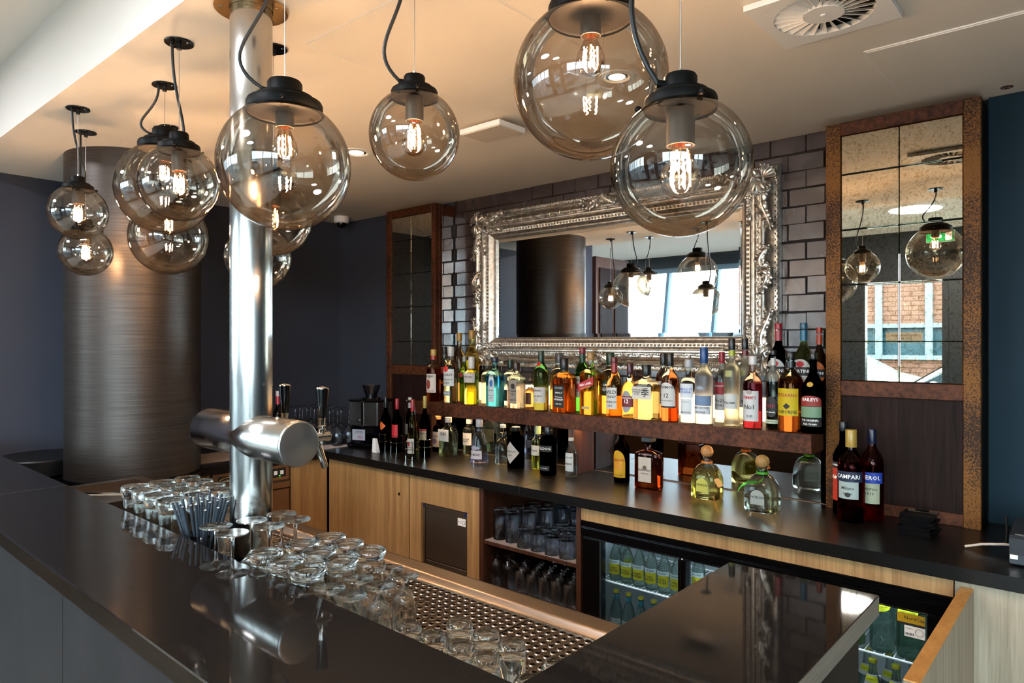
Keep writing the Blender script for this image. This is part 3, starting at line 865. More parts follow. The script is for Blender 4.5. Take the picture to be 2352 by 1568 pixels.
cm = empty('security_camera', (-3.73, 2.60, ZL), 'small white dome security camera on the ceiling in the far corner', 'camera')
simple_obj('base', lambda b: b.lathe([(.045, 0), (.047, -.01), (.047, -.035), (.04, -.042), (0, -.042)], n=32, caps=False), M_white, cm)
simple_obj('dome', lambda b: b.lathe([(.032, -.042), (.031, -.055), (.022, -.068), (0, -.075)], n=32, caps=False), M_blackg, cm)
rs = empty('ceiling_sticker', (-.254, 2.654, ZL), 'small round dark red sticker on the ceiling near the right cabinet', 'sticker')
rso = simple_obj('disc', lambda b: b.lathe([(0, -.0012), (.017, -.0012), (.017, 0)], n=28, caps=False), plain('dark_red', '#4a1a20', .5), rs)
text('BSK', rso, .014, M_wh, lambda x, y: (x*cos(.0)-0, -y, -.0016), bold=.0003)

# ---------------------------------------------------------------- globe pendants
def pendant(x, y, zc, R, label, a0=-.6, bulge=.03, side=None):
    """zc: centre height of the globe relative to the eye; R radius"""
    r = empty('globe_pendant', (x, y, ZL), label, 'lamp', 'smoked glass globe pendants over the bar')
    zc = CZ+zc-ZL
    k = R/.1025
    simple_obj('ceiling_plate', lambda b: b.lathe([(.036, 0), (.037, -.002), (.036, -.0045), (0, -.0045)], n=32, caps=False), M_blackg, r)
    simple_obj('cord_grip', lambda b: (b.lathe([(.0065, -.0045), (.0065, -.02), (0, -.02)], c=(0, 0, 0), n=14, caps=False),
        b.lathe([(.0055, -.0045), (.0055, -.014), (0, -.014)], c=(-.018*cos(a0+2.2), -.018*sin(a0+2.2), 0), n=12, caps=False)), M_black, r)
    simple_obj('plate_screw', lambda b: [b.ball((.026*cos(q+.5), .026*sin(q+.5), -.0048), (.003, .003, .0015), 8, 4) for q in (0, pi)], M_chrome, r)
    top = zc+R
    kh = .046*min(k, 1.35)
    cr = .053*k if k < 1.2 else .076
    ct = zc+math.sqrt(max(R*R-cr*cr, 0))
    # cap: stepped black fitting
    capz = ct-.006
    s = cr
    simple_obj('fitting', lambda b: b.lathe([(s*.985, capz), (s, capz+.002), (s, capz+kh*.36), (s*.97, capz+kh*.44), (s*.78, capz+kh*.54), (s*.76, capz+kh*.62), (s*.6, capz+kh*.68), (s*.46, capz+kh*.72),
        (s*.46, capz+kh*1.08), (s*.42, capz+kh*1.16), (0, capz+kh*1.16)], n=48, caps=False), M_blackm, r)
    simple_obj('fitting_inner', lambda b: b.lathe([(s*.98, capz+.004), (s*.97, capz+.007), (0, capz+.009)], n=32, caps=False), plain('inner_dark', '#1d1814', .5), r)
    for q in range(3):
        an = a0+q*2*pi/3; b = MB()
        b.tube([(cos(an)*(s-.003), sin(an)*(s-.003), capz+kh*.2), (cos(an)*(s+.006), sin(an)*(s+.006), capz+kh*.2)], .003, 8)
        b.ball((cos(an)*(s+.008), sin(an)*(s+.008), capz+kh*.2), (.0045, .0045, .0045), 10, 6)
        b.build('thumb_screw', M_blackm, r)
    wt_ = capz+kh*1.16
    simple_obj('suspension_wire', lambda b: b.tube([(0, 0, -.018), (0, 0, wt_+.006)], .0009, 6), plain('wire', '#a9a29b', .35, .9), r)
    simple_obj('wire_clamp', lambda b: b.tube([(0, 0, wt_-.001), (0, 0, wt_+.009)], .0028, 10), M_chrome, r)
    sd = side if side is not None else a0+2.5
    cxn, syn = cos(sd), sin(sd)
    gx = s*.46; gz = capz+kh*.86
    simple_obj('cord_gland', lambda b: b.tube([(cxn*(gx-.002), syn*(gx-.002), gz), (cxn*(gx+.010), syn*(gx+.010), gz+.001)], .0055, 10), M_blackm, r)
    P0, P3 = Vector((-.018*cos(a0+2.2), -.018*sin(a0+2.2), -.012)), Vector((cxn*(gx+.008), syn*(gx+.008), gz+.001))
    drop = abs(P3.z)
    P1 = P0+Vector((0, 0, -drop*.55)); P2 = P3+Vector((cxn*(.02+bulge), syn*(.02+bulge), drop*.28))
    pts = []
    for i in range(19):
        t = i/18; u = 1-t
        pts.append(P0*u**3+P1*3*u*u*t+P2*3*u*t*t+P3*t**3)
    simple_obj('cord', lambda b: b.tube(pts, .0037, 10), M_black, r)
    # globe
    n = 40; prof = []
    a1 = math.asin(min(.99, s*.93/R))
    for i in range(n+1):
        a = pi-(pi-a1)*i/n; prof.append((R*sin(a), zc+R*cos(a)))
    prof[0] = (0, zc-R)
    simple_obj('globe', lambda b: b.lathe(prof, n=64, caps=False), M_smoke, r, 180)
    lipz = zc+R*cos(a1)
    # socket and bulb
    st_, sb = capz+.004, zc+R*.30 if k < 1.2 else zc+R*.58
    sr = .0186
    sk = simple_obj('socket', lambda b: b.lathe([(sr, st_), (sr, sb), (sr*.86, sb), (sr*.72, sb+.012), (0, sb+.012)], n=28, caps=False), plain('socket_brown', '#1a1512', .45), r)
    z = sb+.006
    bu = simple_obj('bulb', lambda b: b.lathe([(.0105, z+.004), (.011, z-.006), (.0125, z-.013), (.0175, z-.025), (.0235, z-.036), (.0262, z-.048), (.0248, z-.060), (.019, z-.0695), (.010, z-.0745), (0, z-.076)], n=28, caps=False), M_bulb, r, 180)
    simple_obj('bulb_screw', lambda b: b.lathe([(.0125, z+.006), (.0125, z-.004)], n=20, caps=False), plain('brass', '#c08a3a', .3, .9), bu)
    b = MB()
    for q in range(5):
        an = q*2*pi/5+.3
        p = []
        for i in range(7):
            p.append((cos(an+.25*(i % 2))*.0125, sin(an+.25*(i % 2))*.0125, z-.026-.0056*i))
        b.tube(p, .0012, 5)
    b.build('filament', M_fil, bu)
    simple_obj('filament_stem', lambda b: b.tube([(0, 0, z), (0, 0, z-.03)], [.003, .0012], 8), thin('stem_glass', '#f4dcb0', .1, .4), bu)
    return r
pendant(-1.284, .757, .362, .133, 'large smoked globe pendant directly in front of the steel column', bulge=.10, side=3.95)
pendant(-1.079, .929, .423, .092, 'small smoked globe pendant right of the steel column, below the white emergency light', side=3.9, bulge=.06)
pendant(-.705, 1.019, .4655, .138, 'largest-looking globe pendant, its cap cut off by the top of the picture', side=3.0)
pendant(-.431, .830, .2306, .0918, 'nearest small globe pendant, hanging in front of the silver mirror', side=3.9, bulge=.07)
pendant(-2.678, .796, .443, .093, 'leftmost small globe pendant, upper of the far left pair', side=2.2, bulge=.0)
pendant(-2.956, .905, .344, .0925, 'small globe pendant lower in the far left pair', side=5.5, bulge=.0)
pendant(-2.229, .901, .478, .142, 'large globe pendant partly behind a smaller one, left of the steel column', side=3.9, bulge=.06)
pendant(-1.882, .798, .424, .1015, 'small globe pendant in front of a larger one, left of the steel column', side=2.4, bulge=.0)
pendant(-2.656, 1.089, .389, .138, 'large globe pendant hanging lowest before the round column', side=5.2, bulge=.0)
pendant(-1.725, .983, .337, .1025, 'small globe pendant half hidden behind the steel column and the big globe', side=2.5)
pendant(-2.06, 1.121, .270, .1025, 'lowest small globe pendant, cut in two by the steel column', side=.5)

# ---------------------------------------------------------------- bar: L-shaped granite top, carcass, drip tray
ZB = CZ-.4413
inn = lambda x: .6712-.0112*(x+.734)
out = lambda x: .4104-.0093*(x+.881)
bt = empty('granite_counter', (-1.5, .5, ZB), 'polished black granite bar top turning a corner at the right', 'countertop')
def L(b, z0, z1, e=0):
    b.prism([(-3.9+1.5, out(-3.9)-.5), (-.309+1.5, out(-.309)-.5), (-.309+1.5, 1.32-.5), (-.579+1.5, 1.322-.5), (-.576+1.5, inn(-.576)-.5), (-3.9+1.5, inn(-3.9)-.5)], z0, z1)
o = simple_obj('granite_slab', lambda b: L(b, -.004, 0), M_granite, bt)
simple_obj('slab_edge', lambda b: (L(b, -.034, -.004)), [M_bronze], bt)
simple_obj('slab_joint', lambda b: b.add([(-2.42+1.5, out(-2.42)-.5, .0003), (-2.4185+1.5, out(-2.42)-.5, .0003), (-2.4185+1.5, inn(-2.42)-.5, .0003), (-2.42+1.5, inn(-2.42)-.5, .0003)], [(0, 1, 2, 3)]), plain('joint_grey', '#4c4a4a', .5), bt)
simple_obj('return_edge', lambda b: b.box(-.3095+1.5, -.3075+1.5, out(-.309)-.5, 1.32-.5, -.034, -.002), wood('grey_oak', '#584f46', '#6e655a', .5, (8, 3, 60)), bt)
bc = empty('bar_counter', (-2.0, .55, 0), 'dark slate-faced bar counter under the granite top', 'counter')
for i in range(6):
    x0, x1 = -3.9+i*.6, -3.9+(i+1)*.6
    if x1 > -.32: x1 = -.32
    simple_obj('front_panel', lambda b: b.add([(x+2.0, y, z) for x in (x0+.0015, x1-.0015) for y, z in ((out(x)+.004-.55, .1), (out(x)+.022-.55, .1), (out(x)+.022-.55, ZB-.036), (out(x)+.004-.55, ZB-.036))],
        [(0, 1, 2, 3), (7, 6, 5, 4), (0, 4, 5, 1), (1, 5, 6, 2), (2, 6, 7, 3), (3, 7, 4, 0)]), M_slate, bc, 0)
simple_obj('carcass', lambda b: (b.box(-1.88, 1.66, -.1, .10, .0, ZB-.036), b.box(1.44, 1.67, .10, .73, 0, ZB-.036)), M_blackm, bc)

simple_obj('added_inner_panel', lambda b: b.box(-1.88, 1.42, .1005, .1025, CZ-.546, ZB-.036), M_steelp, bc)  # added unseen steel sheet, lightens what the column's foot reflects
# perforated drip tray in a steel surround
ZT = CZ-.55
dt = empty('drip_tray', (-1.4, .9, ZT), 'long stainless steel perforated draining tray behind the bar top', 'drip tray')
def perf(nx, ny, p, R=.0049):
    """plate of square cells, each with a raised round hole"""
    b = MB()
    for i in range(nx):
        for j in range(ny):
            cx_, cy_ = (i+.5)*p, (j+.5)*p; n = 12; vs = []
            for rr, zz in ((R, -.005), (R, .0014), (R*1.28, .0018), (R*1.6, 0)):
                for k in range(n):
                    a = 2*pi*k/n+pi/4; vs.append((cx_+rr*cos(a), cy_+rr*sin(a), zz))
            for k in range(n):
                a = 2*pi*k/n+pi/4; m_ = (p/2)/max(abs(cos(a)), abs(sin(a))); vs.append((cx_+m_*cos(a), cy_+m_*sin(a), 0))
            fs = []
            for q in range(4):
                for k in range(n):
                    fs.append((q*n+k, (q+1)*n+k, (q+1)*n+(k+1) % n, q*n+(k+1) % n))
            b.add(vs, fs)
    return b
pm = perf(17, 18, .0194).build('perforated_plate', M_steelp, dt, 40)
pm.location = (-.8705+1.4-.3325, .700-.9, 0)
for k in (-1, 1, 2, 3):
    o = pm.copy(); COL.objects.link(o); o.parent = dt; o.location = (-.8705+1.4-.3325-k*.3325, .700-.9, 0)
simple_obj('plate_edge', lambda b: [b.box(-.8705+1.4-k*.3325-.0028, -.8705+1.4-k*.3325-.0006, -.2, .149, -.004, .0022) for k in range(-1, 4)]+[b.box(-1.14, .86, .1495, .152, -.004, .0022)], M_chrome, dt)
def rim(b):
    pr = [(.152, -.03), (.152, .001), (.158, .004), (.163, .012), (.168, .016), (.196, .016), (.2, .019), (.204, .019), (.207, .014), (.207, -.03)]
    x0, x1 = -1.17, .85
    vs = [(x, y, z) for x in (x0, x1) for y, z in pr]; n = len(pr)
    b.add(vs, [(i, i+1, n+i+1, n+i) for i in range(n-1)]+[tuple(range(n))[::-1], tuple(range(n, 2*n))])
simple_obj('steel_rim', rim, M_steelp, dt, 50)
simple_obj('tray_pan', lambda b: b.box(-1.17, .85, -.215, .152, -.03, -.026), M_blackm, dt)
ub = tag(simple_obj('underbar_cabinet', lambda b: b.box(-3.0, -.57, .67, 1.10, 0, ZT-.031), M_steelp), 'steel undercounter cabinet below the draining tray', 'cabinet')
# sink left of the tray
sk = empty('bar_sink', (-2.75, .95, ZT), 'steel bar sink rim behind the left end of the bar top', 'sink')
simple_obj('sink_deck', lambda b: (b.box(-.24, .17, -.24, -.20, -.03, 0), b.box(-.24, .17, .13, .17, -.03, 0), b.box(-.24, -.2, -.2, .13, -.03, 0), b.box(.13, .17, -.2, .13, -.03, 0)), M_steelp, sk)
simple_obj('basin', lambda b: b.box(-.2, .13, -.2, .13, -.0305, -.026), M_steelp, sk)
simple_obj('front_rail', lambda b: b.tube([(-.05, -.15, .008), (.27, .13, .008)], .006), M_chrome, sk)

# ---------------------------------------------------------------- beer tower
TX, TY = -1.56, .831
t = empty('beer_tower', (TX, TY, ZT), 'tall brushed steel beer column with a horizontal cross tube and taps', 'beer tower')
CR = .0485; RT = .0512
hz = -.226+.55
simple_obj('column', lambda b: b.lathe([(CR, .0022), (CR, .80+.55-.003)], n=96), M_steel, t)
0 and simple_obj('base_ring', lambda b: b.lathe([(CR+.018, .0022), (CR+.018, .006), (CR+.001, .008)], n=64, caps=False), M_chrome, t)
b = MB(); b.T = Matrix.Translation((0, 0, hz)) @ Matrix.Rotation(pi/2, 4, 'Y')
b.lathe([(RT-.001, -.217), (RT+.0002, -.215), (RT+.0002, .207), (RT-.001, .209)], n=96, caps=False); b.build('cross_tube', M_steelx, t)
for s_, x_ in ((1, .209), (-1, -.217)):
    b = MB(); b.T = Matrix.Translation((x_, 0, hz)) @ Matrix.Rotation(s_*pi/2, 4, 'Y')
    b.lathe([(RT-.001, 0), (RT-.003, .0022), (RT-.008, .0032), (0, .0042)], n=64, caps=False); b.build('end_cap', M_cap, t)
simple_obj('ceiling_flange', lambda b: b.lathe([(CR+.001, .80+.55-.006), (.084, .80+.55-.006), (.085, .80+.55-.003), (.084, .80+.55), (CR, .80+.55)], n=64, caps=False), steel('warm_steel', '#c9a06a', .25, 0), t)
simple_obj('flange_screw', lambda b: [b.ball((.068*cos(a), .068*sin(a), 1.343), (.004, .004, .002), 8, 4) for a in (.5, 1.75, 3, 4.3, 5.5)], M_chrome, t)
for dx in (-.183, -.017, .149):
    def fa(b):
        b.tube([(dx, CR-.004, hz), (dx, CR+.012, hz)], [.015, .013], 20)
        b.tube([(dx, CR+.01, hz), (dx, CR+.068, hz), (dx, CR+.071, hz)], [.0115, .0115, .009], 20)
        b.tube([(dx, CR+.05, hz-.006), (dx, CR+.05, hz-.018)], .009, 14)
    f = simple_obj('tap', fa, M_chrome, t)
    simple_obj('spout', lambda b: b.tube([(dx, CR+.034, hz-.008), (dx, CR+.058, hz-.072)], [.0098, .0082], 16), M_chrome, f)
    simple_obj('collar', lambda b: b.lathe([(.008, 0), (.0105, .004), (.0105, .009), (.008, .011), (.0105, .013), (.0105, .018), (.0075, .021), (.0085, .030), (.0095, .038)], c=(dx, CR+.05, hz+.008), n=20), M_chrome, f)
    simple_obj('handle', lambda b: b.lathe([(.0095, 0), (.010, .004), (.0135, .05), (.0148, .068)], c=(dx, CR+.05, hz+.046), n=28), M_blackg, f)
    simple_obj('handle_cap', lambda b: b.lathe([(.0148, 0), (.0148, .002), (.012, .004), (.006, .005), (0, .0065)], c=(dx, CR+.05, hz+.114), n=28), M_chrome, f)

# ---------------------------------------------------------------- back cabinets below the worktop
FY = 2.17; ZC = ZW-.038
def cab(name, x0, x1, label, cat='cabinet'):
    return empty(name, ((x0+x1)/2, FY, 0), label, cat)
c1 = cab('base_cabinet', -3.23, -2.562, 'oak base cabinet with a plain door beside the beer tap')
simple_obj('carcass', lambda b: b.box(-.33, .33, .018, .5, .1, ZC), M_oak, c1)
simple_obj('door', lambda b: b.bevbox(-.332, .332, 0, .017, .1, ZC-.002, .001), M_oak, c1)
simple_obj('lock', lambda b: (b.tube([(.262, -.001, ZC-.115), (.262, .004, ZC-.115)], .008, 16)), M_black, c1)
c2 = cab('base_cabinet', -2.556, -2.09, 'oak cabinet panel framing the steel ice machine')
zi = CZ-.762
simple_obj('top_panel', lambda b: b.bevbox(-.232, .232, 0, .017, zi, ZC-.002, .001), M_oak, c2)
simple_obj('side_panel', lambda b: b.bevbox(-.232, -.15, 0, .017, .1, zi, .0008), M_oak, c2)
simple_obj('side_panel', lambda b: b.bevbox(.157, .232, 0, .017, .1, zi, .0008), M_oak, c2)
im = empty('ice_machine', (-2.32, FY+.01, .1), 'steel fronted ice machine set into the oak cabinet', 'ice machine')
M_ice = steel('ice_steel', '#8f7c6a', .42, 0, 'Z', (60, 2, 60), .08)
zt_ = zi-.1-.004
simple_obj('housing', lambda b: b.box(-.148, .148, .02, .45, 0, zt_), M_steelp, im)
simple_obj('frame', lambda b: (b.bevbox(-.148, -.138, .0, .02, 0, zt_, .001), b.bevbox(.138, .148, .0, .02, 0, zt_, .001), b.bevbox(-.138, .138, .0, .02, zt_-.018, zt_, .001)), M_ice, im)
for q in ((-.1482, -.138), (.130, .1482)): simple_obj('corner_cap', lambda b: b.box(q[0], q[1], -.0005, .02, zt_-.02, zt_), plain('navy', '#1b2358', .4), im)
dd = simple_obj('flap_door', lambda b: b.bevbox(-.136, .136, .004, .018, zt_-.26, zt_-.020, .002), M_ice, im)
lb = simple_obj('sticker', lambda b: b.box(.082, .132, .003, .0042, zt_-.066, zt_-.032), M_label, dd)
text('Eigentum\nService', lb, .007, M_ink, flat(.003, zt_-.049, .098), align='CENTER')
simple_obj('sticker_ring', lambda b: b.tube([(.120+.008*cos(a*pi/10), .0026, zt_-.05+.008*sin(a*pi/10)) for a in range(20)], .0007, 5, True), M_ink, lb)
lpn = simple_obj('lower_panel', lambda b: b.bevbox(-.136, .136, .004, .018, .0, zt_-.264, .002), M_ice, im)
s1 = simple_obj('sticker', lambda b: b.box(.0, .05, .003, .0042, zt_-.345, zt_-.295), plain('sticker_grey', '#8d8d8f', .5), lpn)
simple_obj('logo', lambda b: b.tube([(.030-.0*a+.013*cos(radians(60+a*30)), .0022, zt_-.32+.018*sin(radians(60+a*30))) for a in range(9)], .002, 5), plain('blue_ink', '#1d3f8a', .4), s1)
text('High\nefficiency', s1, .008, M_ink, flat(.0028, zt_-.322, .036))
s2 = simple_obj('sticker', lambda b: (b.box(.054, .125, .003, .0042, zt_-.325, zt_-.292)), M_label, lpn)
simple_obj('blue_bar', lambda b: b.box(.054, .125, .0022, .003, zt_-.332, zt_-.325), plain('blue_ink', '#1d3f8a', .4), s2)
text('NordCap/', s2, .013, M_ink, flat(.0028, zt_-.309, .092), bold=.0003)
simple_obj('green_sticker', lambda b: b.box(.07, .12, .003, .0042, zt_-.37, zt_-.342), plain('green_ink', '#2f9a3a', .5), lpn)

# glass niche
nc = empty('glass_niche', (-1.83, FY, 0), 'open dark wood niche with two shelves of stored glasses', 'cabinet')
simple_obj('side', lambda b: b.bevbox(-.26, -.236, .0, .5, .1, ZC-.001, .001), M_walnut, nc)
simple_obj('side', lambda b: b.bevbox(.26, .283, .0, .5, .1, ZC-.001, .001), M_walnut, nc)
simple_obj('back', lambda b: b.box(-.236, .26, .48, .5, .1, ZC-.001), M_darkwood, nc)
ZN1, ZN2 = CZ-.862, CZ-1.085
for z in (ZN1, ZN2): simple_obj('shelf', lambda b: b.bevbox(-.236, .26, .005, .48, z-.018, z-.004, .001), M_walnut, nc)
def mesh_mat(name, x0, x1, y0, y1, z, parent=None, p=.011, h=.004, rot=0):
    b = MB(); mat = plain('clear_mesh', '#b9a9a2', .3, 0)
    n = int((x1-x0)/p); k = int((y1-y0)/p)
    for i in range(n+1): b.box(x0+i*p-.0007, x0+i*p+.0007, y0, y1, z, z+h*.5)
    for j in range(k+1): b.box(x0, x1, y0+j*p-.0007, y0+j*p+.0007, z+h*.5, z+h)
    return b.build(name, mat, parent, 0)
for z in (ZN1, ZN2):
    o = mesh_mat('mesh_liner', -.234, .258, .01, .475, z-.0045, nc); tag(o, kind='stuff')

# bottle fridge
fg = empty('bottle_fridge', (-.935, FY, 0), 'black three-door glass bottle fridge lit from inside', 'fridge')
fx = lambda x: x+.935
ZF = CZ-.688
simple_obj('cabinet', lambda b: (b.box(fx(-1.546), fx(-1.50), .02, .5, .1, ZF), b.box(fx(-.37), fx(-.325), .02, .5, .1, ZF), b.box(fx(-1.50), fx(-.37), .02, .5, ZF-.03, ZF)), M_blackg, fg)
simple_obj('inner_liner', lambda b: (b.box(fx(-1.498), fx(-1.493), .045, .47, .16, ZF-.032), b.box(fx(-.377), fx(-.372), .045, .47, .16, ZF-.032), b.box(fx(-1.498), fx(-.372), .465, .47, .16, ZF-.032),
    b.box(fx(-1.498), fx(-.372), .045, .47, .1, .16)), plain('liner', '#8d979b', .4), fg)
simple_obj('top_rail', lambda b: (b.bevbox(fx(-1.546), fx(-.325), -.008, .02, ZF-.022, ZF, .004), b.bevbox(fx(-1.546), fx(-.325), -.004, .02, ZF-.06, ZF-.024, .003)), M_blackg, fg)
simple_obj('light_strip', lambda b: b.box(fx(-1.49), fx(-.38), .05, .06, ZF-.04, ZF-.033), M_led, fg)
doors = [(-1.54, -1.125), (-1.123, -.722), (-.72, -.331)]
zg = CZ-.75
for i, (a, c) in enumerate(doors):
    l, rr = (.082 if i == 0 else .016), (.013 if i < 2 else .057)
    d = simple_obj('door', lambda b: (b.bevbox(fx(a), fx(a)+l, .0, .04, .12, ZF-.063, .003), b.bevbox(fx(c)-rr, fx(c), 0, .04, .12, ZF-.063, .003),
        b.box(fx(a)+l, fx(c)-rr, 0, .04, zg, ZF-.063), b.box(fx(a)+l, fx(c)-rr, 0, .04, .12, .18)), M_blackg, fg)
    simple_obj('pane', lambda b: b.box(fx(a)+l, fx(c)-rr, .018, .022, .18, zg), M_pane, d)
    if i == 2:
        s = simple_obj('sticker', lambda b: b.box(fx(-.463), fx(-.394), .0165, .0175, CZ-.79, CZ-.764), plain('sticker_gold', '#b08a10', .4), d)
        simple_obj('black_bar', lambda b: b.box(fx(-.463), fx(-.394), .0165, .0175, CZ-.797, CZ-.79), M_ink, d)
        text('NordCap', s, .0135, M_ink, flat(.0163, CZ-.776, fx(-.420)), bold=.0004)
        s = simple_obj('sticker', lambda b: b.box(fx(-.445), fx(-.394), .0165, .0175, CZ-.828, CZ-.797), M_label, d)
        simple_obj('barcode', lambda b: [b.box(fx(-.443)+k*.0028, fx(-.443)+k*.0028+(.0016 if k % 3 else .0008), .0155, .0164, CZ-.823, CZ-.817) for k in range(8)], M_ink, s)
        simple_obj('stamp', lambda b: b.tube([(fx(-.408)+.010*cos(q*pi/10), .016, CZ-.812+.010*sin(q*pi/10)) for q in range(20)], .0005, 4, True), M_ink, s)
        text('Service', s, .006, M_ink, flat(.0163, CZ-.804, fx(-.432)))
ZR1 = CZ-.915
def rack(x0, x1, z, p=.0155):
    b = MB()
    b.tube([(x0, .05, z), (x1, .05, z)], .0035, 8); b.tube([(x0, .42, z), (x1, .42, z)], .0035, 8)
    n = int((x1-x0)/p)
    for i in range(n+1): x = x0+i*p; b.tube([(x, .05, z), (x, .42, z)], .0017, 5)
    return b.build('wire_shelf', plain('white_wire', '#e9eef2', .35), fg)
rack(fx(-1.488), fx(-1.13), ZR1); rack(fx(-1.12), fx(-.73), ZR1); rack(fx(-.715), fx(-.382), ZR1, .026)
fas = tag(simple_obj('fridge_fascia', lambda b: b.bevbox(-1.546, -.325, FY, FY+.018, ZF+.001, ZC-.001, .001), M_oak), 'narrow oak strip between the worktop and the fridge', 'panel')
c3 = tag(simple_obj('base_cabinet', lambda b: b.bevbox(-.322, 1.5, FY, FY+.5, .1, ZC-.001, .001), wood('oak_grey', '#857660', '#a69680', .5, (34, 34, 1.3), contrast=(.38, .62))), 'pale oak base cabinet at the far right under the printer', 'cabinet')
dp = empty('half_door', (-.293, FY-.31, .1), 'light oak half-height swing door with an orange oak top edge', 'door')
simple_obj('leaf', lambda b: b.bevbox(-.0145, .0145, -.36, .308, 0, CZ-.655-.1, .001), wood('oak_grey', '#857660', '#a69680', .5), dp)
simple_obj('top_edging', lambda b: b.bevbox(-.0145, .0145, -.36, .308, CZ-.655-.1, CZ-.652-.1, .0008), M_oakend, dp)

# return of the back worktop: glass washer
gw = empty('glass_washer', (-3.24, 1.73, 0), 'steel front-loading glass washer under the left return of the worktop', 'dishwasher')
M_gw = steel('washer_steel', '#a98f7a', .3, 0, 'Z', (60, 60, 2), .08)
simple_obj('housing', lambda b: b.box(-.5, -.01, -.2, .205, .1, ZC-.003), M_gw, gw)
simple_obj('control_panel', lambda b: b.bevbox(-.01, .0, -.2, .205, ZC-.085, ZC-.006, .002), M_gw, gw)
cpn = simple_obj('control_glass', lambda b: b.box(.0, .002, -.175, .185, ZC-.07, ZC-.02), M_ink, gw)
simple_obj('gold_border', lambda b: b.tube([(.0022, -.174, ZC-.069), (.0022, .184, ZC-.069), (.0022, .184, ZC-.021), (.0022, -.174, ZC-.021)], .0008, 4, True), M_gold, cpn)
lo = MB(); lo.tube([(.0026, -.125+.042*cos(a*pi/8), ZC-.045+.016*sin(a*pi/8)) for a in range(14)], .0014, 5); lo.build('logo_swoosh', M_gold, cpn)
text('cookmax', cpn, .017, M_wh, lambda x, y: (.0028, -.125+x, ZC-.045+y))
for k in range(2):
    bt_ = simple_obj('button', lambda b: b.box(.002, .004, .118+.035*k, .136+.035*k, ZC-.054, ZC-.034), M_label, cpn)
simple_obj('indicator', lambda b: b.ball((.003, .150, ZC-.061), .002), emit('green_led', '#40ff30', 4), cpn)
simple_obj('door', lambda b: (b.bevbox(-.01, .004, -.2, .205, .13, ZC-.13, .003)), M_gw, gw)
simple_obj('door_handle', lambda b: b.bevbox(-.008, .012, -.2, .205, ZC-.125, ZC-.09, .004), M_gw, gw)
tag(simple_obj('base_cabinet', lambda b: b.bevbox(-3.8, -3.24, 1.95, 2.165, .1, ZC-.001, .001), M_oak), 'narrow oak filler cabinet between glass washer and corner', 'cabinet')
tag(simple_obj('base_cabinet', lambda b: b.bevbox(-3.8, -3.24, 1.46, 1.518, .1, ZC-.001, .001), M_oak), 'narrow oak end panel left of the glass washer', 'cabinet')
# black rounded cabinet left of the round column
rc = empty('rounded_cabinet', (-3.755, .985, 0), 'black rounded cabinet top between the blue wall and the round column', 'cabinet')
simple_obj('body', lambda b: b.lathe([(.19, 0), (.19, ZW-.02)], n=48), M_blackm, rc)
simple_obj('top', lambda b: b.lathe([(.195, ZW-.01), (.2, ZW-.005), (.2, ZW+.057), (.195, ZW+.063)], n=48), M_black, rc)
# ---------------------------------------------------------------- bottles
P = {
 'std':   [(.93, 0), (1, .015), (1, .62), (.97, .66), (.82, .715), (.55, .765), (.39, .80), (.35, .83), (.33, .90), (.35, .905), (.35, .92)],
 'rum':   [(.93, 0), (1, .015), (1, .585), (.97, .63), (.82, .685), (.54, .735), (.41, .765), (.375, .79), (.36, .90), (.38, .92)],
 'box':   [(.95, 0), (1, .012), (1, .63), (.96, .665), (.74, .70), (.45, .73), (.37, .765), (.35, .88), (.37, .90)],
 'tall':  [(.93, 0), (1, .012), (1, .56), (.96, .63), (.75, .69), (.48, .745), (.41, .775), (.39, .90), (.39, .92)],
 'bell':  [(.98, 0), (1, .02), (.97, .30), (.99, .50), (.92, .58), (.68, .64), (.46, .70), (.38, .75), (.34, .90), (.36, .92)],
 'vodka': [(.93, 0), (1, .015), (1, .60), (.94, .67), (.72, .70), (.46, .715), (.42, .73), (.42, .86), (.46, .865), (.46, .88)],
 'frost': [(.98, 0), (1, .015), (.92, .05), (.86, .09), (.90, .30), (.98, .58), (.90, .66), (.60, .70), (.42, .735), (.36, .78), (.36, .90)],
 'vermouth': [(.93, 0), (1, .015), (1, .57), (.97, .63), (.84, .69), (.55, .745), (.36, .785), (.29, .82), (.27, .90), (.29, .92)],
 'cream': [(.95, 0), (1, .02), (1, .52), (.97, .565), (.80, .625), (.48, .70), (.33, .76), (.30, .82), (.30, .92)],
 'conic': [(.98, 0), (1, .02), (.98, .10), (.86, .35), (.72, .55), (.62, .63), (.40, .69), (.36, .72), (.35, .83)],
 'squat': [(.93, 0), (1, .03), (1, .28), (.97, .40), (.84, .52), (.60, .615), (.34, .66), (.28, .69), (.27, .76), (.33, .77), (.33, .80)],
 'flask': [(.95, 0), (1, .03), (1, .65), (.96, .69), (.66, .725), (.36, .745), (.31, .79), (.31, .88)],
 'wine':  [(.95, 0), (1, .01), (1, .52), (.96, .58), (.72, .66), (.45, .72), (.37, .76), (.355, .95), (.37, .96)],
 'tonic': [(.92, 0), (1, .02), (1, .52), (.95, .60), (.70, .72), (.48, .80), (.42, .86), (.42, .94)],
 'apoth': [(.95, 0), (1, .02), (1, .58), (.95, .66), (.74, .72), (.44, .745), (.36, .77), (.36, .86), (.42, .87), (.42, .89)],
 'long':  [(.92, 0), (1, .02), (1, .70), (.96, .75), (.74, .79), (.50, .82), (.46, .84), (.46, .90)],
}
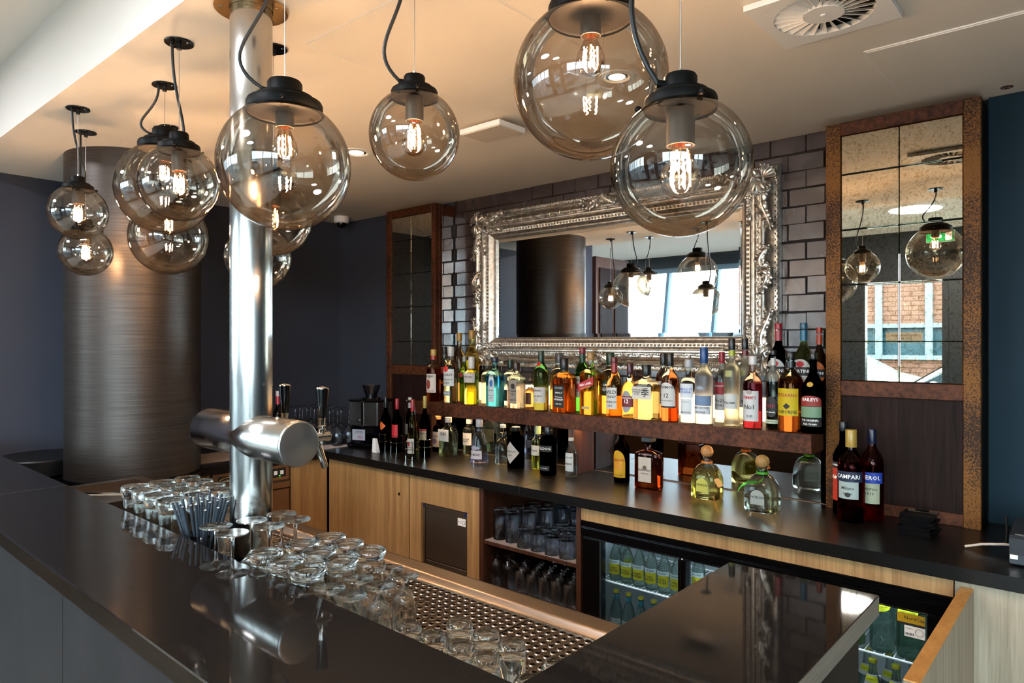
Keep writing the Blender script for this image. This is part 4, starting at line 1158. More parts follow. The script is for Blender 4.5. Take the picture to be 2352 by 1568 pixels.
def gl(col, frost=False, see=.12):
    if not frost and min(lin(col)[:3]) < .2 and max(lin(col)[:3]) > .1:      # thin layers tint less than the deep body colour
        c = lin(col); k = [x**e for x, e in zip(c[:3], (.40, .40, .30 if c[1] > .06 else .45))]; col = '#'+''.join('%02x' % int(255*(12.92*x if x < .0031 else 1.055*x**(1/2.4)-.055)) for x in k)
    return glass(('frost_' if frost else 'glass_')+col.strip('#')+('' if see == .12 else '_s'), col, .35 if frost else 0, 1.38, see)
def cm(col, rough=.35, metal=0):
    c_ = [x*.6 for x in lin(col)[:3]]+[1]
    return plain('cap_'+col.strip('#')+('m' if metal else ''), c_, rough, metal, var=.03)

def paper(col):
    """printed paper: scatters light back and lets some of it through"""
    k = 'paper_'+col.strip('#')
    if k in _M: return _M[k]
    m, nt, b = nm(k)
    tc = N(nt, 'ShaderNodeTexCoord'); nz = N(nt, 'ShaderNodeTexNoise', i_Scale=160.0)
    nt.links.new(tc.outputs['Object'], nz.inputs['Vector'])
    r = N(nt, 'ShaderNodeValToRGB'); c = lin(col)
    r.color_ramp.elements[0].color = [x*.95 for x in c[:3]]+[1]; r.color_ramp.elements[1].color = c
    nt.links.new(nz.outputs[0], r.inputs[0]); nt.links.new(r.outputs[0], b.inputs['Base Color'])
    b.inputs['Roughness'].default_value = .6
    t = N(nt, 'ShaderNodeBsdfTranslucent'); nt.links.new(r.outputs[0], t.inputs[0])
    mx = N(nt, 'ShaderNodeMixShader'); mx.inputs[0].default_value = .4 if sum(c[:3]) > 1.0 else .1
    nt.links.new(b.outputs[0], mx.inputs[1]); nt.links.new(t.outputs[0], mx.inputs[2])
    nt.links.new(mx.outputs[0], nt.nodes['Material Output'].inputs[0])
    _M[k] = m
    return m

def bottle(x, y, z, h, w, shape, liquid, label, cap, capf=.14, upper='#f3f6f2', fill=.62, square=None, labels=(), cat='bottle', group=None,
           neck=None, dep=1.0, rz=0, frost=False, name='bottle', capr=1.12, capshape='round', capn=None, see=.12):
    """labels: (z0, z1, half-angle or half-width, colour, [(text, dz, size, colour, bold)], shape)"""
    r = empty(name, (x, y, z), label, cat, group, rz)
    R = w/2
    pr = [(a*R, b*h) for a, b in P[shape]]
    top = pr[-1][1]
    # split the profile at the fill level
    zf = fill*h; q = []
    for i, p in enumerate(pr):
        q.append(p)
        if i < len(pr)-1 and p[1] < zf < pr[i+1][1]:
            t_ = (zf-p[1])/(pr[i+1][1]-p[1]); q.append((p[0]+(pr[i+1][0]-p[0])*t_, zf))
    q = [(q[0][0]*.8, .002)]+q if not square else q
    sqf = None
    if square:
        nz = next((b for a, b in pr if a < .6*R), h*.7)
        sqf = lambda zz: square if zz < nz*.93 else max(2.0, 2+(square-2)*max(0, (nz*1.05-zz)/(nz*.12)))
    b = MB()
    b.lathe(q, n=36 if square else 28, sq=sqf, sx=1, sy=dep, mfun=lambda zz: 0 if zz < zf else 1)
    b.build('glass_body', [gl(liquid, frost, see), gl(upper, frost, see)], r, 40)
    # cap
    cr_ = pr[-1][0]*capr; c0 = h*(1-capf)
    if capshape == 'round':
        simple_obj('cap', lambda b: b.lathe([(cr_*.98, c0), (cr_, c0+.001), (cr_, h-.002), (cr_*.93, h), (0, h)], n=24, caps=False), cm(cap), r)
    elif capshape == 'ball':
        simple_obj('cork', lambda b: (b.lathe([(cr_*1.15, c0), (cr_*1.15, c0+.003), (cr_*.8, c0+.006)], n=20), b.ball((0, 0, h-cr_*1.12), cr_*1.12, 18, 12)), cm(cap, .6), r)
    elif capshape == 'cork':
        simple_obj('cork', lambda b: b.lathe([(cr_*.8, c0), (cr_*.85, h-.008), (cr_*1.1, h-.007), (cr_*1.1, h-.001), (0, h)], n=20, caps=False), cm(cap, .7), r)
    elif capshape == 'square':
        simple_obj('cap', lambda b: b.bevbox(-.0225, .0225, -.0215, .0215, h-.019, h, .002), cm(cap), r)
    if neck:
        n0, n1, nc_ = neck
        rn = pr[-1][0]*1.08 if shape not in ('wine',) else pr[-1][0]*1.06
        simple_obj('neck_band', lambda b: b.lathe([(rn, n0*h), (rn, n1*h)], n=24, caps=False), cm(nc_), r)
    Ry = R*dep
    for li, L_ in enumerate(labels):
        ep = .0006+.0005*li
        z0, z1, hw_, col = L_[0]*h, L_[1]*h, L_[2], L_[3]
        txt = L_[4] if len(L_) > 4 else []; shp = L_[5] if len(L_) > 5 else 'rect'
        # radius of the glass at mid label
        zm = (z0+z1)/2; rr = R
        for i in range(len(pr)-1):
            if pr[i][1] <= zm <= pr[i+1][1] and pr[i+1][1] > pr[i][1]:
                rr = pr[i][0]+(pr[i+1][0]-pr[i][0])*(zm-pr[i][1])/(pr[i+1][1]-pr[i][1])
        def rad(zz):
            for i in range(len(pr)-1):
                if pr[i][1] <= zz <= pr[i+1][1] and pr[i+1][1] > pr[i][1]:
                    return pr[i][0]+(pr[i+1][0]-pr[i][0])*(zz-pr[i][1])/(pr[i+1][1]-pr[i][1])
            return rr
        lm = paper(col)
        b = MB(); nn = 14 if not square else 2
        H_ = z1-z0
        def prange(u):   # u in -1..1 -> z extents by shape
            if shp == 'oval': k = math.sqrt(max(0, 1-u*u)); return zm-H_/2*k, zm+H_/2*k
            if shp == 'arch': return z0, z0+H_*(.55+.45*math.sqrt(max(0, 1-u*u)))
            if shp == 'diamond': return zm-H_/2*(1-abs(u)), zm+H_/2*(1-abs(u))
            if shp == 'slant': return z0+H_*.25*(u+1), z1-H_*.25*(1-u)
            return z0, z1
        if shp != 'rect': nn = 20
        vs = []
        for i in range(nn+1):
            u = -1+2*i/nn
            za, zb_ = prange(u)
            for s_ in range(7):
                zz = za+(zb_-za)*s_/6
                if square: vs.append((u*hw_*R, -Ry-ep, zz))
                else:
                    a = u*hw_; q_ = rad(zz)+ep+(.0012 if zm > .42*h else 0); vs.append((sin(a)*q_, -cos(a)*q_*1.0, zz))
        fs = [(i*7+s_, (i+1)*7+s_, (i+1)*7+s_+1, i*7+s_+1) for i in range(nn) for s_ in range(6)]
        b.add(vs, fs)
        lo = b.build('label', lm, r, 60)
        for T_ in txt:
            s, dz, size, tc_ = T_[:4]; bold = T_[4] if len(T_) > 4 else .0002; tilt = T_[5] if len(T_) > 5 else 0
            x0 = T_[6] if len(T_) > 6 else 0
            tm = {'k': M_ink, 'r': M_inkred, 'g': M_gold, 'w': M_wh, 'b': plain('ink_blue', '#1c4fb0', .5)}[tc_]
            sx = T_[7] if len(T_) > 7 else 1
            n_ = max(len(q_) for q_ in s.split('\n')); lim = 2*hw_*(R if square else rad(zm))*(.5 if x0 else .92 if abs(hw_) < 1.0 or square else .85)
            if shp in ('diamond', 'oval'): lim *= .85
            size = min(size, lim/(.62*n_*sx)/h)
            if square: text(s, lo, size*h, tm, flat(-Ry-ep, zm+dz*H_, x0, .0004 if li else .0014, tilt), bold, sx=sx)
            else: text(s, lo, size*h, tm, wrap(rad(zm+dz*H_)+ep+(.0012 if zm > .42*h else 0), zm+dz*H_, x0, .0006 if li else .0014, 0, tilt), bold, sx=sx)
    return r

def on_shelf(cx, top, bot, wpx, Y, **kw):
    X, t_ = onY(cx, Y); z = ZS
    # height from the picture at the bottle's own distance
    h = (784-top)*t_/F-(ZS-CZ)
    return dict(x=X, y=Y, z=z, h=h, w=wpx*t_/F, **kw)
def on_top(cx, top, wpx, Y, **kw):
    X, t_ = onY(cx, Y)
    return dict(x=X, y=Y, z=ZW, h=(784-top)*t_/F+.593, w=wpx*t_/F, **kw)
YF, YB = 2.522, 2.612
G1 = 'liquor bottles in the front row on the lit shelf'; G2 = 'liquor bottles at the back of the lit shelf'
def sf(cx, top, w, shape, liq, lab, cap, Y=YF, **kw): bottle(**on_shelf(cx, top, 0, w, Y), shape=shape, liquid=liq, label=lab, cap=cap, group=G1 if Y == YF else G2, **kw)
sf(996, 802, 33, 'rum', '#a8480e', 'amber spiced rum bottle with a gold cap, first from the left on the shelf', '#c9a24a', capf=.12, neck=(.80, .88, '#b23324'),
   labels=[(.17, .53, 1.15, '#efe6d6', [('Morgan', .38, .085, 'k'), ('SPICED GOLD', -.42, .06, 'r')]), (.23, .42, .35, '#8d3a2c', [], 'oval')])
sf(1036, 796, 33, 'rum', '#dfeee2', 'clear rum bottle with a silver cap and round red emblem on its label', '#d9d9d6', capf=.17, see=.3,
   labels=[(.30, .60, 1.2, '#e9ece8', [('BACARDÍ', .16, .105, 'k', .0004), ('CARTA BLANCA', -.12, .045, 'k'), ('RON', -.32, .06, 'k')]), (.55, .66, .42, '#c43127', [], 'oval'), (.13, .21, .7, '#6f7c86', [('SUPERIOR', 0, .05, 'w')])])
sf(1083, 819, 34, 'box', '#e9f7c4', 'clear square-shouldered gin bottle with a white capsule and embossed glass', '#e2dedb', capf=.25, square=None, see=.2,
   labels=[(.46, .66, 1.2, '#d8cfc8', [('THE BOTANIST', .1, .075, 'k')])], neck=(.86, .88, '#b23324'))
sf(1137, 820, 42, 'box', '#8fd6ea', 'bright blue square gin bottle with a navy cap', '#152238', capf=.10, square=5, fill=.6, upper='#c4ecf0', see=.2,
   labels=[(.09, .68, .42, '#dfe8ec', [('BOMBAY', .40, .055, 'k', .0003), ('SAPPHIRE', -.10, .048, 'k', .0003), ('LONDON DRY', -.28, .032, 'k'), ('GIN', -.36, .032, 'k')], 'arch'), (.40, .54, .24, '#3a6ea8', [], 'oval')], dep=.62)
sf(1186, 832, 41, 'box', '#f3e6de', 'clear rectangular gin bottle with a brown cap and tree label', '#38231d', capf=.18, square=6, dep=.6, see=.25, fill=.58,
   labels=[(.10, .62, .55, '#a89c92', [('TONKA', .02, .085, 'k'), ('Gin', -.10, .06, 'k'), ('HAMBURG', -.35, .04, 'k')]), (.42, .54, .30, '#20201f', [], 'oval')])
sf(1243, 805, 35, 'std', '#6a6a14', 'green whisky bottle with a dark green cap and white label', '#173528', capf=.22, upper='#3f8a2c', fill=.66,
   labels=[(.13, .39, 1.25, '#ece9e2', [('Glenfiddich', .28, .10, 'k', .0003), ('SINGLE MALT', -.08, .035, 'k'), ('12', -.3, .06, 'g')]), (.74, .82, .5, '#b2281e', [], 'arch')])
sf(1296, 822, 46, 'box', '#b5560f', 'square amber whiskey bottle with a black label and cap', '#0e0e10', capf=.22, square=5.5, dep=.9, neck=(.76, .80, '#111111'),
   labels=[(.09, .50, .62, '#121212', [("JACK DANIEL'S", .38, .062, 'w', .0003), ('Old No.7', .16, .058, 'w'), ('Tennessee', -.02, .055, 'w'), ('WHISKEY', -.14, .05, 'w', .0003), ('40% VOL', -.34, .035, 'w')])])
sf(1357, 809, 43, 'box', '#d8860f', 'amber square whisky bottle with a slanted red label', '#b98b50', capf=.13, square=5, dep=.95, neck=(.93, .99, '#b52a2a'), fill=.63,
   labels=[(.36, .62, .98, '#a8222b', [('RED LABEL', 0, .062, 'w', .0003, .24), ('Johnnie Walker', -.2, .04, 'g', .0001, .24)], 'slant'), (.09, .13, .5, '#d9c08a', [])])
sf(1411, 820, 37, 'bell', '#d4801a', 'bourbon bottle with a white label and a red neck strip', '#6b1d1d', capf=.10, upper='#e8d2b4', fill=.50,
   labels=[(.13, .49, .85, '#ece8e0', [('WILD', .28, .11, 'k', .0005), ('TURKEY', .06, .105, 'k', .0005), ('BOURBON', -.18, .045, 'k'), ('101', -.36, .06, 'k')])], neck=(.74, .90, '#a83030'))
sf(1447, 834, 36, 'bell', '#e0a02a', 'small round whisky bottle with an oval silver and wine-red label', '#4b1420', capf=.20, fill=.66,
   labels=[(.10, .50, .75, '#8a8a8c', [], 'oval'), (.20, .40, 1.0, '#6a1a22', [('CHIVAS REGAL', .32, .06, 'w'), ('12', 0, .10, 'w', .0003)])])
sf(1485, 837, 51, 'box', '#f0cf5a', 'pale gold square whisky bottle with a black cap and Japanese label', '#141414', capf=.20, square=6, dep=.9, fill=.60, see=.2,
   labels=[(.37, .60, .96, '#ece4d8', [('SUNTORY\nWHISKY\nTOKI', .06, .058, 'k', .0002, 0, -.022), ('季', .0, .17, 'k', .0003, 0, .018)])])
sf(1539, 811, 40, 'rum', '#d06818', 'amber whisky bottle with a black capsule and arched white label with a 12', '#16130f', capf=.19, fill=.60,
   labels=[(.22, .57, 1.1, '#e9e6e0', [('BOWMORE', .30, .085, 'k', .0003), ('12', -.05, .085, 'k', .0006), ('ISLAY SINGLE MALT', -.26, .03, 'k')], 'arch'), (.20, .225, 1.1, '#1c1a1a', [])])
sf(1582, 825, 37, 'vodka', '#f4f8fa', 'clear vodka bottle with blue lettering and a silver cap', '#b9b9bb', capf=.13, see=.35,
   labels=[(.395, .62, .95, '#eef2f6', [('ABSOLUT\nVODKA', 0, .115, 'b', .0012)]), (.13, .38, .8, '#eef1f2', [('Country of Sweden', .3, .03, 'k'), ('IMPORTED', -.36, .035, 'k')])])
sf(1617, 797, 41, 'tall', '#eef1f6', 'tall frosted vodka bottle with a blue capsule and flying geese', '#1f4f8e', capf=.21, frost=True, see=.15,
   labels=[(.24, .37, 1.3, '#7f97b8', []), (.13, .235, 1.15, '#e8ecf2', [('GREY GOOSE', .28, .062, 'k', .0004), ('VODKA', -.26, .04, 'k')]), (.44, .50, .55, '#a4aebb', [], 'diamond')])
sf(1681, 777, 38, 'frost', '#f1efe4', 'tall frosted pear spirit bottle with a black cap and yellow neck band', '#141416', capf=.13, frost=True, neck=(.80, .86, '#b9c02c'), see=.15,
   labels=[(.20, .37, 1.1, '#e3e2de', [('WILLIAMS', -.1, .065, 'k', .0003)]), (.565, .635, .42, '#9a9660', [])])
sf(1729, 817, 42, 'rum', '#7a1428', 'dark red liqueur bottle with a white label and white cap', '#e6e2e0', capf=.12, upper='#ead9d6', fill=.62, neck=(.985, 1.0, '#c22828'),
   labels=[(.10, .52, .98, '#e6e4e0', [("PIMM'S", .27, .125, 'r', .0008), ('No1', -.04, .085, 'k', .0002), ('CUP', -.34, .045, 'k')]), (.47, .53, .30, '#b9a8a0', [], 'oval')])
sf(1776, 804, 32, 'std', '#ecefe8', 'clear bottle with a black oval label, between the red and yellow-labelled ones', '#1a1412', capf=.06, see=.3, neck=(.74, .90, '#d9d4cc'),
   labels=[(.16, .42, 1.0, '#161412', [('PITÚ', .02, .135, 'r', .0010), ('DO BRASIL', -.26, .04, 'w')], 'oval'), (.08, .13, 1.0, '#d9e0c0', [('AGUARDENTE', 0, .035, 'k')])])
sf(1816, 807, 55, 'rum', '#c9560c', 'wide orange brandy bottle with a bright yellow label', '#15110e', capf=.09, fill=.66, neck=(.80, .87, '#161413'),
   labels=[(.20, .54, .95, '#e4c414', [('VETERANO', .25, .115, 'r', .0006), ('OSBORNE', -.36, .055, 'k', .0002)]), (.28, .36, .30, '#17130f', [], 'diamond')])
sf(1868, 810, 52, 'cream', '#100d0c', 'black cream liqueur bottle, rightmost on the lit shelf', '#14110e', capf=.08, upper='#15110f', fill=.5,
   labels=[(.34, .47, 1.0, '#8b2a22', [("BAILEYS", .12, .085, 'w', .0005)], 'arch'), (.20, .335, 1.0, '#6d8a6c', []), (.09, .19, 1.0, '#1b1816', [('THE ORIGINAL', .25, .045, 'w'), ('Irish Cream', -.2, .035, 'w')]), (.58, .64, .3, '#b8923a', [], 'oval')])
# back row
sf(1021, 796, 27, 'rum', '#5a1c0a', 'dark rum bottle behind the silver-capped one', '#1c1614', Y=YB, capf=.14, labels=[(.50, .62, .9, '#b02e24', [])])
sf(1055, 764, 31, 'rum', '#b86a1e', 'tall clear bottle with a gold cork cap, left of the pair behind', '#b98a34', Y=YB, capf=.12, upper='#ead8c0', fill=.36, labels=[(.28, .42, 1.0, '#c9902e', [('HAVANA', 0, .06, 'k')])])
sf(1084, 758, 34, 'rum', '#f0b010', 'tall yellow bottle with a gold cap against the mirror frame', '#b98a34', Y=2.635, capf=.13, upper='#f2d44c', fill=.58, labels=[(.46, .58, .6, '#e8c81c', [])])
sf(1067, 818, 24, 'std', '#58c41c', 'bright green gin bottle peeping out behind the embossed clear one', '#9aa0a0', Y=2.59, capf=.12, upper='#8edc4a', labels=[(.54, .64, .5, '#9b1c24', [], 'oval')])
sf(1120, 828, 30, 'apoth', '#f2e4d2', 'cork-stoppered clear bottle behind the blue gin', '#a0907a', Y=YB, capf=.12, see=.3)
sf(1172, 825, 33, 'box', '#e8f0e8', 'clear bottle with a dark green cap behind the tree label one', '#1c3a2a', Y=YB, capf=.20, see=.3, labels=[(.10, .34, 1.0, '#2c4a38', [])])
sf(1218, 868, 32, 'squat', '#e08c2a', 'short amber bottle left of the green whisky', '#6b4a2a', Y=YB, capf=.10, labels=[(.1, .5, .8, '#5a2a14', [])])
sf(1284, 810, 42, 'rum', '#e8a82a', 'golden whisky bottle with a grey cap behind the square black-labelled one', '#5c5a5c', Y=YB, capf=.18)
sf(1338, 798, 34, 'rum', '#3c9a14', 'green whiskey bottle with a red and green capsule', '#8e1e2a', Y=YB, capf=.10, neck=(.76, .9, '#1c4a34'), upper='#5cb82a',
   labels=[(.22, .55, 1.1, '#e8e2cc', [('JAMESON', .32, .085, 'k', .0004), ('IRISH', -.2, .05, 'k')]), (.34, .44, .4, '#8a2a30', [], 'oval')])
sf(1402, 810, 46, 'rum', '#e0901a', 'golden whiskey bottle with a green cap and dark green label', '#23402a', Y=YB, capf=.20,
   labels=[(.30, .55, 1.1, '#28341c', [('TULLAMORE', .2, .075, 'w', .0003), ('DEW', -.1, .075, 'w', .0003)])])
sf(1524, 811, 36, 'rum', '#d06818', 'second amber whisky bottle with a black capsule, half hidden by its twin', '#16130f', Y=YB, capf=.19,
   labels=[(.22, .57, 1.1, '#e9e6e0', [('BOWMORE', .30, .085, 'k', .0003), ('12', -.05, .085, 'k', .0006)], 'arch')])
sf(1658, 808, 30, 'tall', '#f4f2ee', 'clear vodka bottle with a red cap behind the frosted ones', '#b02430', Y=YB, capf=.16, see=.3,
   labels=[(.40, .57, 1.1, '#a02830', [('SMIRNOFF', .2, .07, 'w', .0003)]), (.18, .40, 1.0, '#e4e0dc', [('No21', .1, .08, 'k', .0003), ('VODKA', -.2, .05, 'k')])])
sf(1711, 777, 36, 'frost', '#f1efe4', 'second tall frosted bottle with a black cap and dark red neck band', '#141416', Y=YB, capf=.13, frost=True, neck=(.80, .86, '#7e1a24'), see=.15,
   labels=[(.20, .37, 1.1, '#e3e2de', [('QUERF', -.1, .07, 'k', .0003)]), (.565, .635, .42, '#9a9660', [])])
def martini(cx, top, liq, up, cap, lab, disc, nb, Y=YB):
    sf(cx, top, 50, 'vermouth', liq, lab, cap, Y=Y, capf=.06, upper=up, neck=(.83, .93, nb), fill=.52,
       labels=[(.44, .66, .92, disc, [], 'oval'), (.505, .585, 1.05, '#15130f', [('MARTINI', 0, .062, 'w', .0004)]), (.585, .64, .35, '#b4242a', [], 'oval')])
martini(1788, 742, '#1a0c0c', '#1c1010', '#a82430', 'big dark vermouth bottle with a red cap and round white label', '#e6e2dc', '#a8303a')
martini(1846, 741, '#b8cc5c', '#dcecc0', '#1d5a74', 'big pale green vermouth bottle with a blue cap', '#e6e2dc', '#1f6a86')
sf(1882, 752, 40, 'vermouth', '#3a1210', 'big dark vermouth bottle with a red and orange neck and orange round label', '#b83020', Y=2.69, capf=.06, upper='#c9b8b0', neck=(.83, .93, '#d0522a'), fill=.52,
   labels=[(.44, .66, .92, '#c8641c', [], 'oval'), (.505, .585, 1.05, '#15130f', [('MARTINI', 0, .062, 'w', .0004)])])

# bottles standing on the worktop under the shelf
G3 = 'bottles on the black worktop under the shelf'
def uf(cx, top, w, shape, liq, lab, cap, Y=2.50, g=G3, **kw): bottle(**on_top(cx, top, w, Y), shape=shape, liquid=liq, label=lab, cap=cap, group=g, **kw)
uf(1008, 954, 28, 'apoth', '#1c1412', 'small dark brown apothecary gin bottle with a cork', '#b98a5a', Y=2.54, capf=.10, capshape='cork', upper='#1c1412', labels=[(.14, .56, 1.0, '#c9bfb0', [('MONKEY', .2, .10, 'k')]), (.22, .38, .5, '#6a5a74', [], 'oval')])
uf(1030, 958, 38, 'box', '#e6e8d8', 'clear square gin bottle with a white label, first of the clear ones', '#c9c3bb', Y=2.47, capf=.13, square=6, dep=.85, see=.25, labels=[(.40, .70, .9, '#e4e4e0', [('GIN', .1, .12, 'k')])])
uf(1078, 962, 28, 'long', '#eef0dc', 'slim round clear gin bottle with a white label, behind the cone-shaped one', '#dcd8d2', Y=2.575, capf=.13, see=.25, labels=[(.28, .62, 1.1, '#e8e4da', [('BERLINER\nBRAND', -.1, .09, 'k')])])
uf(1101, 962, 41, 'conic', '#e6e4f6', 'cone-shaped gin bottle with a violet base and silver cap', '#b4b2b8', Y=2.45, capf=.18, fill=.07, upper='#e9ecf4', see=.25, labels=[(.09, .28, 1.05, '#dcdae0', [('GIN MARE', .0, .095, 'k', .0002)]), (.28, .40, .8, '#b6b4c4', [], 'diamond')])
uf(1155, 975, 37, 'squat', '#eceee6', 'round clear bottle with a glass stopper, left of the black diamond-labelled one', '#c9c4b4', Y=2.49, capf=.08, see=.3)
uf(1185, 980, 40, 'long', '#0c0b0b', 'black squat gin bottle with a diamond-shaped label', '#151312', Y=2.45, capf=.10, upper='#0f0e0e', labels=[(.12, .66, 1.1, '#cfcac2', [("HENDRICK'S", .05, .085, 'k', .0003), ('GIN', -.12, .06, 'k')], 'diamond')])
uf(1236, 976, 30, 'box', '#dcd22a', 'yellow gin bottle with a pale tapering cap', '#d8dc8c', Y=2.50, capf=.20, see=.2, labels=[(.32, .55, .8, '#e6e0d0', [('ungava', 0, .085, 'k')])])
uf(1259, 979, 38, 'long', '#0b0b0c', 'black round-shouldered gin bottle with white lettering', '#101012', Y=2.42, capf=.16, upper='#0b0b0c', labels=[(.49, .62, 1.1, '#0d0d0e', [('BULLDOG', 0, .095, 'w', .0006)]), (.1, .2, .8, '#0d0d0e', [('London Dry Gin', 0, .035, 'w')])])
uf(1312, 1005, 27, 'tonic', '#e8ecec', 'small clear bottle half hidden by the wood divider', '#c9c9c4', Y=2.45, capf=.08, see=.3, labels=[(.15, .62, 1.0, '#dfe2e0', [('THE DUKE', .25, .10, 'k', .0004), ('MUNICH', -.1, .06, 'k')])])
uf(1428, 985, 36, 'std', '#1c0c06', 'dark brown coffee liqueur bottle with a tall yellow label', '#141010', Y=2.50, capf=.02, upper='#2a1208', labels=[(.10, .61, 1.0, '#dca814', [('KAHLÚA', .14, .10, 'r', .0006), ('LICOR DE CAFE', -.42, .03, 'k')], 'arch'), (.24, .40, .6, '#c8851a', [], 'arch')])
uf(1490, 1003, 59, 'flask', '#8a2c0c', 'square dark amber almond liqueur bottle with a flat square cap', '#17130f', Y=2.46, capf=.11, square=7, dep=.62, fill=.50, capshape='square', upper='#9a5a30', labels=[(.14, .62, .56, '#d8c8b6', [('DISARONNO', -.02, .078, 'k', .0004, 0, 0, .82), ('ORIGINALE', -.16, .035, 'k')]), (.38, .46, .18, '#5a4636', [], 'oval')])
uf(1624, 1022, 68, 'squat', '#e8d04a', 'squat tequila bottle of pale gold with a round cork and orange ribbon', '#c9894a', Y=2.46, capf=.14, square=3.4, dep=.8, fill=.56, capshape='ball', neck=(.66, .70, '#d8843a'), see=.15, labels=[(.14, .40, .42, '#b8b04a', [('PATRÓN', 0, .09, 'k')], 'arch')])
uf(1751, 1044, 76, 'squat', '#e4e8e0', 'squat clear tequila bottle with a round cork and green ribbon', '#b98a4a', Y=2.40, capf=.14, square=3.4, dep=.8, fill=.30, capshape='ball', neck=(.66, .70, '#55b92a'), see=.2, labels=[(.14, .40, .42, '#b9beb6', [('PATRÓN', 0, .09, 'k')], 'arch')])
tgx, tgt = onY(1650, 2.41)
tg = simple_obj('hang_tag', lambda b: b.add([(-.011, 0, -.017), (.011, 0, -.017), (.011, 0, .012), (.005, 0, .018), (-.005, 0, .018), (-.011, 0, .012), (-.011, .0008, -.017), (.011, .0008, -.017), (.011, .0008, .012), (.005, .0008, .018), (-.005, .0008, .018), (-.011, .0008, .012)],
    [(0, 1, 2, 3, 4, 5), (11, 10, 9, 8, 7, 6)]+[(i, 6+i, 6+(i+1) % 6, (i+1) % 6) for i in range(6)]), plain('tag_orange', '#e0a05a', .6), loc=(tgx, 2.41, ZW+.072))
tg.rotation_euler = (.35, -.45, 0)
tag(tg, 'small orange tag hanging at the gold tequila bottle', 'tag')
rbx, rbt = onY(1722, 2.385)
def ribbon(b):
    for pts in ([(.03, 0, .05), (.0, -.005, .048), (-.022, -.01, .035), (-.035, -.012, .015)], [(.035, 0, .05), (.05, -.01, .062), (.056, -.012, .075)]):
        for i in range(len(pts)-1):
            p, q = Vector(pts[i]), Vector(pts[i+1]); d = Vector((.002, 0, .009))
            b.add([p, q, q+d, p+d, p+Vector((0, .0012, 0)), q+Vector((0, .0012, 0)), q+d+Vector((0, .0012, 0)), p+d+Vector((0, .0012, 0))], [(0, 1, 2, 3), (7, 6, 5, 4), (0, 4, 5, 1), (2, 6, 7, 3)])
tag(simple_obj('ribbon', ribbon, plain('ribbon_green', '#4ab52a', .5), loc=(rbx, 2.375, ZW+.045)), 'loose bright green ribbon at the neck of the clear tequila bottle', 'ribbon')
# three tall bottles before the right cabinet
G4 = 'aperitif bottles in front of the right cabinet'
uf(1937, 968, 44, 'rum', '#1a0a08', 'dark bottle with a red label, hidden left of the three by the cabinet', '#14121a', Y=2.545, g=G4, capf=.10, upper='#1c100e', labels=[(.15, .50, 1.1, '#b5301f', [('AMARO', .22, .06, 'w', .0003)]), (.50, .57, 1.1, '#14141c', [('RAMAZZOTTI', 0, .05, 'w', .0003)])])
uf(1955, 986, 57, 'rum', '#5c0a12', 'dark red bitter bottle with a gold cap, front of the three by the cabinet', '#c8a24c', Y=2.455, g=G4, capf=.19, upper='#c8b0b0', fill=.66, labels=[(.445, .555, 1.15, '#16203c', [('CAMPARI', 0, .088, 'w', .0009)]), (.26, .445, .8, '#c4d2cc', [('Milano', .12, .05, 'k'), ('BITTER', -.2, .03, 'k')]), (.28, .33, .22, '#2a2a28', [], 'oval')])
uf(2003, 985, 48, 'std', '#a81c1c', 'red-orange aperitif bottle with a navy cap, right of the three by the cabinet', '#141a3a', Y=2.51, g=G4, capf=.16, upper='#dcb0a8', fill=.62, labels=[(.42, .54, 1.2, '#1c3a9a', [('APEROL', 0, .085, 'w', .0009)]), (.20, .42, .9, '#c9cfae', [('APERITIVO', .2, .045, 'k'), ('1919', -.02, .045, 'k')])])

# ---------------------------------------------------------------- wine rack, ice crusher and left corner
ZWm = ZW
G5 = 'wine bottles standing in the wire rack'
def wn(cx, top, Y, glassc, caps, lab, labels, w=24):
    X, t_ = onY(cx, Y); h = (784-top)*t_/F+.593
    bottle(X, Y, ZW+.004, h-.004, w*t_/F*1.0, 'wine', glassc, lab, caps, capf=.20, upper=glassc, fill=.5, labels=labels, group=G5, capr=1.03)
wn(886, 911, 2.36, '#10100e', '#131316', 'wine bottle with a black capsule and orange triangle labels, first in the wire rack', [(.38, .55, .9, '#d8642a', [], 'diamond')])
wn(912, 915, 2.36, '#12140e', '#b01e2a', 'wine bottle with a red capsule and plain red label in the wire rack', [(.28, .52, 1.0, '#b8212c', [])])
wn(948, 917, 2.27, '#5a5a14', '#b01e2a', 'green wine bottle with a red capsule and white label, front of the wire rack', [(.10, .35, 1.1, '#d4d0c6', [('RIESLING', -.1, .05, 'k')]), (.22, .30, .3, '#9a2a30', [], 'oval')])
wn(976, 909, 2.36, '#14120c', '#b9a04a', 'wine bottle with a gold capsule and banded label, right end of the wire rack', [(.28, .46, 1.1, '#c9bd9a', [('RESERVE', .1, .05, 'k')]), (.43, .46, 1.12, '#a83028', [])])
wn(942, 912, 2.45, '#1a1c12', '#c9c9c6', 'wine bottle with a white capsule at the back of the wire rack', [(.3, .5, 1.0, '#b9b5a8', [])])
rk = empty('wire_wine_rack', (onY(932, 2.37)[0], 2.37, ZW), 'chrome wire bottle carrier with a coiled handle holding wine bottles', 'rack')
